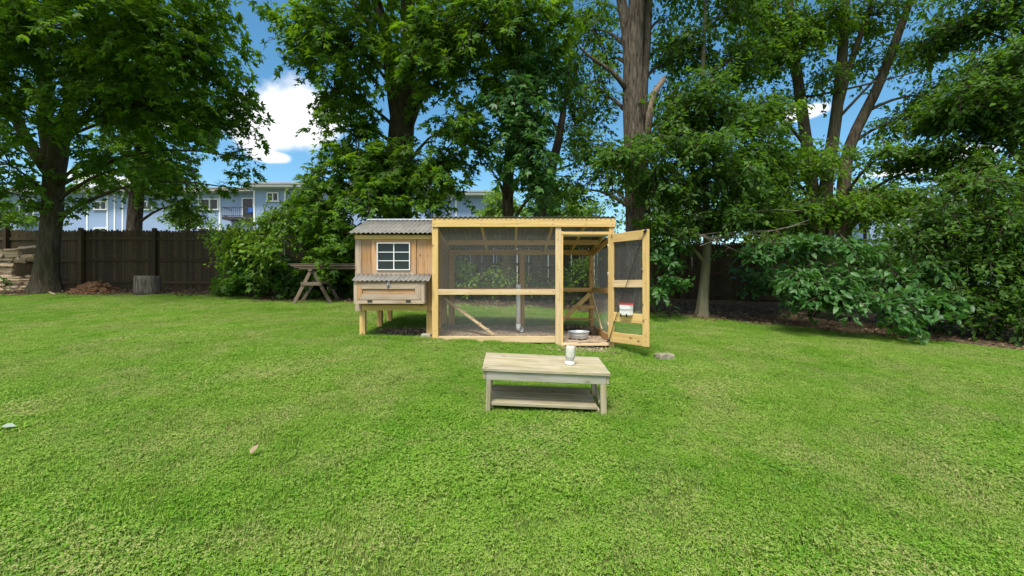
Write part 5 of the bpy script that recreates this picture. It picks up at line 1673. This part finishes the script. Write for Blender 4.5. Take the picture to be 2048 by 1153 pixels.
# worn dirt patch under the hen house and in the doorway
def patch(name, cx, cy, rx, ry, mat, label):
    t = np.linspace(0, 2 * np.pi, 49)[:-1]
    V = [(cx, cy, gz(cx, cy) + .012)]
    for q in (.5, 1.0):
        for a in t:
            k = q * (1 + .16 * math.sin(a * 3 + cx) + .1 * math.sin(a * 7))
            x, y = cx + math.cos(a) * rx * k, cy + math.sin(a) * ry * k
            V.append((x, y, gz(x, y) + (.012 if q < 1 else .003)))
    F = []
    for i in range(48):
        j = (i + 1) % 48
        F.append((0, 1 + i, 1 + j)); F.append((1 + i, 49 + i, 49 + j, 1 + j))
    mb = MB(); mb.add(V, F, True)
    tag(mb.build(name, mat), label, kind='structure')
patch('dirt_ground', -1.72, 7.85, .62, .52, M['bed'], 'bare brown dirt under the hen house')
patch('worn_ground', 1.1, 6.95, .52, .16, M['bedding'], 'worn pale dirt patch in front of the run doorway')
# pale leaf and dry leaf lying on the lawn
for (lab, px, py, sz, mt_) in (('large pale grey leaf lying on lawn at the left edge', 3, 853, .10, plain('pale_leaf', (.24, .30, .24), .7, noise=.1)), ('small dry tan leaf lying on the open lawn', 500, 908, .085, plain('tan_leaf', (.30, .22, .13), .8, noise=.2))):
    d = 3.0
    for _ in range(40):
        x = (px - CX) / FPX * d
        d = (CAM_Z - gz(x, d) - .05) * FPX / (py - CY)
    x = (px - CX) / FPX * d
    me = leaves_to_mesh('fallen_leaf', np.array([[x, d, gz(x, d) + .05]]), np.array([[1, .15, .08]]) if px < 100 else np.array([[.2, .6, .5]]), np.array([[.1, -.5, 1.0]]), np.array([sz]), 'broad')
    tag(mesh_obj('fallen_leaf', me, mt_), lab, 'leaf')

# ------------------------------------------------------------------ lawn grass: tufts of real blades spread over the lawn
tuft_col = bpy.data.collections.new('grass_tufts')
gr = np.random.default_rng(5)


def tuft(kind):
    nb = 720
    rad = .20
    a = gr.uniform(0, 6.283, nb); q = rad * np.sqrt(gr.uniform(0, 1, nb))
    bx_, by_ = q * np.cos(a), q * np.sin(a)
    h = gr.uniform(.013, .034, nb)
    if kind == 'tall': h *= 2.8
    la = gr.uniform(0, 6.283, nb); lean = gr.uniform(.2, 1.3, nb) * h
    w = gr.uniform(.0013, .0027, nb)
    dx, dy = np.cos(la), np.sin(la)
    sx, sy = -dy, dx
    b0_ = np.stack([bx_ - sx * w, by_ - sy * w, 0 * h], 1); b1_ = np.stack([bx_ + sx * w, by_ + sy * w, 0 * h], 1)
    m0 = np.stack([bx_ + dx * lean * .4 - sx * w * .9, by_ + dy * lean * .4 - sy * w * .9, h * .62], 1); m1 = np.stack([bx_ + dx * lean * .4 + sx * w * .9, by_ + dy * lean * .4 + sy * w * .9, h * .62], 1)
    tp = np.stack([bx_ + dx * lean, by_ + dy * lean, h], 1)
    V = np.stack([b0_, b1_, m1, m0, tp], 1).reshape(-1, 3)
    base = (np.arange(nb) * 5)[:, None]
    tris = np.concatenate([base + np.array([[0, 1, 2]]), base + np.array([[0, 2, 3]]), base + np.array([[3, 2, 4]])], 1).reshape(-1, 3)
    # clover leaflets
    nc = {'clover': 190, 'mixed': 80, 'grass': 20, 'tall': 10}[kind]
    a = gr.uniform(0, 6.283, nc); q = rad * np.sqrt(gr.uniform(0, 1, nc))
    cxy = np.stack([q * np.cos(a), q * np.sin(a), gr.uniform(.016, .036, nc)], 1)
    CV, CF = [], []
    off = len(V)
    for i in range(nc):
        th = gr.uniform(0, 6.283); s = gr.uniform(.007, .013)
        nrm = gr.normal(0, .3, 2)
        for k in range(3):
            t = th + k * 2.094
            u = np.array([math.cos(t), math.sin(t)]); v = np.array([-u[1], u[0]])
            b = off + len(CV)
            for (aa, bb) in ((0, 0), (.75, .55), (1.1, 0), (.75, -.55)):
                xy = cxy[i, :2] + u * s * aa + v * s * bb
                CV.append((xy[0], xy[1], cxy[i, 2] + (u[0] * nrm[0] + u[1] * nrm[1]) * s * aa))
            CF += [(b, b + 1, b + 2), (b, b + 2, b + 3)]
    V = np.concatenate([V, np.array(CV)]); tris = np.concatenate([tris, np.array(CF)])
    me = np_mesh('grass_tuft', V, tris.ravel(), 3)
    me.materials.append(M['grass'])
    o = bpy.data.objects.new('grass', me)
    tag(o, 'short green grass and clover covering the lawn', kind='stuff')
    tuft_col.objects.link(o)


def weed():
    P_, T_, N_, S_ = [], [], [], []
    for r_ in range(4):
        c = gr.uniform(-.1, .1, 2); k = gr.integers(6, 10)
        for i in range(k):
            a = 6.283 * i / k + gr.uniform(-.3, .3)
            P_.append((c[0], c[1], .012)); T_.append((math.cos(a), math.sin(a), gr.uniform(.25, .8))); N_.append((-math.cos(a) * .3, -math.sin(a) * .3, 1)); S_.append(gr.uniform(.03, .06))
    me = leaves_to_mesh('weed', np.array(P_), np.array(T_), np.array(N_), np.array(S_), 'broad')
    me.materials.append(M['weed'])
    o = bpy.data.objects.new('weeds', me)
    tag(o, 'broad-leaved weeds growing among the lawn grass', kind='stuff')
    tuft_col.objects.link(o)


M['weed'] = leaf_mat('weed_leaf', (.06, .17, .02), (.11, .26, .03), (.17, .33, .05), (.2, .45, .03), tfac=.3)
for kd in ('grass', 'mixed', 'grass', 'mixed', 'clover', 'mixed', 'clover', 'tall'):
    tuft(kd)
weed()
NT = 8
step = .165
gx_, gy_ = np.meshgrid(np.arange(-22, 20, step), np.arange(1.0, 13.6, step))
gx_ = (gx_ + gr.uniform(-.08, .08, gx_.shape)).ravel(); gy_ = (gy_ + gr.uniform(-.08, .08, gy_.shape)).ravel()
keep = (np.abs(gx_) < 1.22 * gy_ + 1.2) & (gy_ < bed_edge(gx_) + .02)
inrun = (gx_ > xl0 - .05) & (gx_ < xr1 + .03) & (gy_ > D0 - .12) & (gy_ < D1 + .12)
under = (((gx_ + 1.72) / .6) ** 2 + ((gy_ - 7.87) / .46) ** 2 < 1)
worn = (((gx_ - 1.1) / .5) ** 2 + ((gy_ - 6.98) / .13) ** 2 < 1) & (gr.uniform(size=gx_.shape) < .8)
worn |= (gy_ > D0 - .28) & (gy_ < D0) & (gx_ > -1) & (gx_ < 1.4) & (gr.uniform(size=gx_.shape) < .35)
keep &= ~inrun & ~under & ~worn
gx_, gy_ = gx_[keep], gy_[keep]
scl = gr.uniform(.82, 1.08, len(gx_)) * (.85 + .3 * (np.sin(gx_ * 1.3 + 2) * np.cos(gy_ * 1.7) > .2))
idx = gr.choice(NT - 1, len(gx_))
clv = (np.sin(gx_ * .9 + 1.3) + np.cos(gy_ * 1.2 + gx_ * .5) > .75)
idx = np.where(clv & (gr.uniform(size=len(gx_)) < .7), np.where(gr.uniform(size=len(gx_)) < .5, 4, 6), idx)
# taller weeds along the coop, table legs and bed edge
ex = np.concatenate([gr.uniform(-1.2, .7, 12), gr.uniform(-2.5, -1.3, 8), gr.uniform(-.3, .95, 10), gr.uniform(1.5, 2.6, 9), np.array([-.75, -.7, -.3, -.33, -.23, -.2, .87, .9, -.21, .86, .84, -2.38, -2.4, -1.3])])
ey = np.concatenate([gr.uniform(D0 - .12, D0 - .03, 12), gr.uniform(7.1, 7.3, 8), gr.uniform(4.25, 4.8, 10), gr.uniform(6.4, 7.6, 9), np.array([7.05, 7.1, 7.06, 7.1, 4.24, 4.3, 4.24, 4.3, 4.8, 4.8, 4.27, 7.24, 7.4, 7.2])])
gx_ = np.concatenate([gx_, ex]); gy_ = np.concatenate([gy_, ey])
idx = np.concatenate([idx, np.full(len(ex), 7)]); scl = np.concatenate([scl, gr.uniform(.45, .75, len(ex))])
wx_ = gr.uniform(-12, 9, 150); wy_ = gr.uniform(1.8, 9.5, 150)
wx_ = np.concatenate([wx_, gr.uniform(-.5, 1.1, 26), gr.uniform(-1.2, .7, 10)]); wy_ = np.concatenate([wy_, gr.uniform(3.9, 4.9, 26), gr.uniform(D0 - .2, D0 - .05, 10)])
kp_ = (wy_ < bed_edge(wx_) - .2) & (np.abs(wx_) < 1.2 * wy_ + .6) & ~((wx_ > xl0 - .1) & (wx_ < xr1 + .1) & (wy_ > D0 - .02))
wx_, wy_ = wx_[kp_], wy_[kp_]
gx_ = np.concatenate([gx_, wx_]); gy_ = np.concatenate([gy_, wy_])
idx = np.concatenate([idx, np.full(len(wx_), 8)]); scl = np.concatenate([scl, gr.uniform(.45, .8, len(wx_))])
e_ = .15
dzx = (ground_z(gx_ + e_, gy_) - ground_z(gx_ - e_, gy_)) / (2 * e_); dzy = (ground_z(gx_, gy_ + e_) - ground_z(gx_, gy_ - e_)) / (2 * e_)
rotz = gr.uniform(0, 6.283, len(gx_))
eul = np.zeros((len(gx_), 3), np.float32)
for i in range(len(gx_)):
    nrm = Vector((-dzx[i], -dzy[i], 1)).normalized()
    q = nrm.to_track_quat('Z', 'Y').to_matrix() @ Matrix.Rotation(rotz[i], 3, 'Z')
    eul[i] = q.to_euler()
pm = bpy.data.meshes.new('lawn_points')
pm.vertices.add(len(gx_))
pm.vertices.foreach_set('co', np.stack([gx_, gy_, ground_z(gx_, gy_) + .002], 1).astype(np.float32).ravel())
pm.attributes.new('rot', 'FLOAT_VECTOR', 'POINT').data.foreach_set('vector', eul.ravel())
pm.attributes.new('scl', 'FLOAT', 'POINT').data.foreach_set('value', scl.astype(np.float32))
pm.attributes.new('idx', 'INT', 'POINT').data.foreach_set('value', idx.astype(np.int32))
pm.materials.append(M['grass'])
grass = bpy.data.objects.new('grass', pm)
link(grass)
tag(grass, 'short green grass and clover covering the lawn', kind='stuff')
ng = bpy.data.node_groups.new('grass_tufts', 'GeometryNodeTree')
ng.interface.new_socket('Geometry', in_out='INPUT', socket_type='NodeSocketGeometry')
ng.interface.new_socket('Geometry', in_out='OUTPUT', socket_type='NodeSocketGeometry')
gi, go = ng.nodes.new('NodeGroupInput'), ng.nodes.new('NodeGroupOutput')
ci = ng.nodes.new('GeometryNodeCollectionInfo'); ci.inputs['Collection'].default_value = tuft_col
ci.inputs['Separate Children'].default_value = True; ci.inputs['Reset Children'].default_value = True
ip = ng.nodes.new('GeometryNodeInstanceOnPoints'); ip.inputs['Pick Instance'].default_value = True
def attr(nm, ty):
    a = ng.nodes.new('GeometryNodeInputNamedAttribute'); a.data_type = ty; a.inputs['Name'].default_value = nm
    return a.outputs['Attribute']
er = ng.nodes.new('FunctionNodeEulerToRotation')
ng.links.new(attr('rot', 'FLOAT_VECTOR'), er.inputs[0])
ng.links.new(gi.outputs[0], ip.inputs['Points'])
ng.links.new(ci.outputs[0], ip.inputs['Instance'])
ng.links.new(attr('idx', 'INT'), ip.inputs['Instance Index'])
ng.links.new(er.outputs[0], ip.inputs['Rotation'])
ng.links.new(attr('scl', 'FLOAT'), ip.inputs['Scale'])
ng.links.new(ip.outputs[0], go.inputs[0])
md = grass.modifiers.new('tufts', 'NODES'); md.node_group = ng
print('LEAVES', LEAF_TOTAL[0], 'TUFTS', len(gx_))
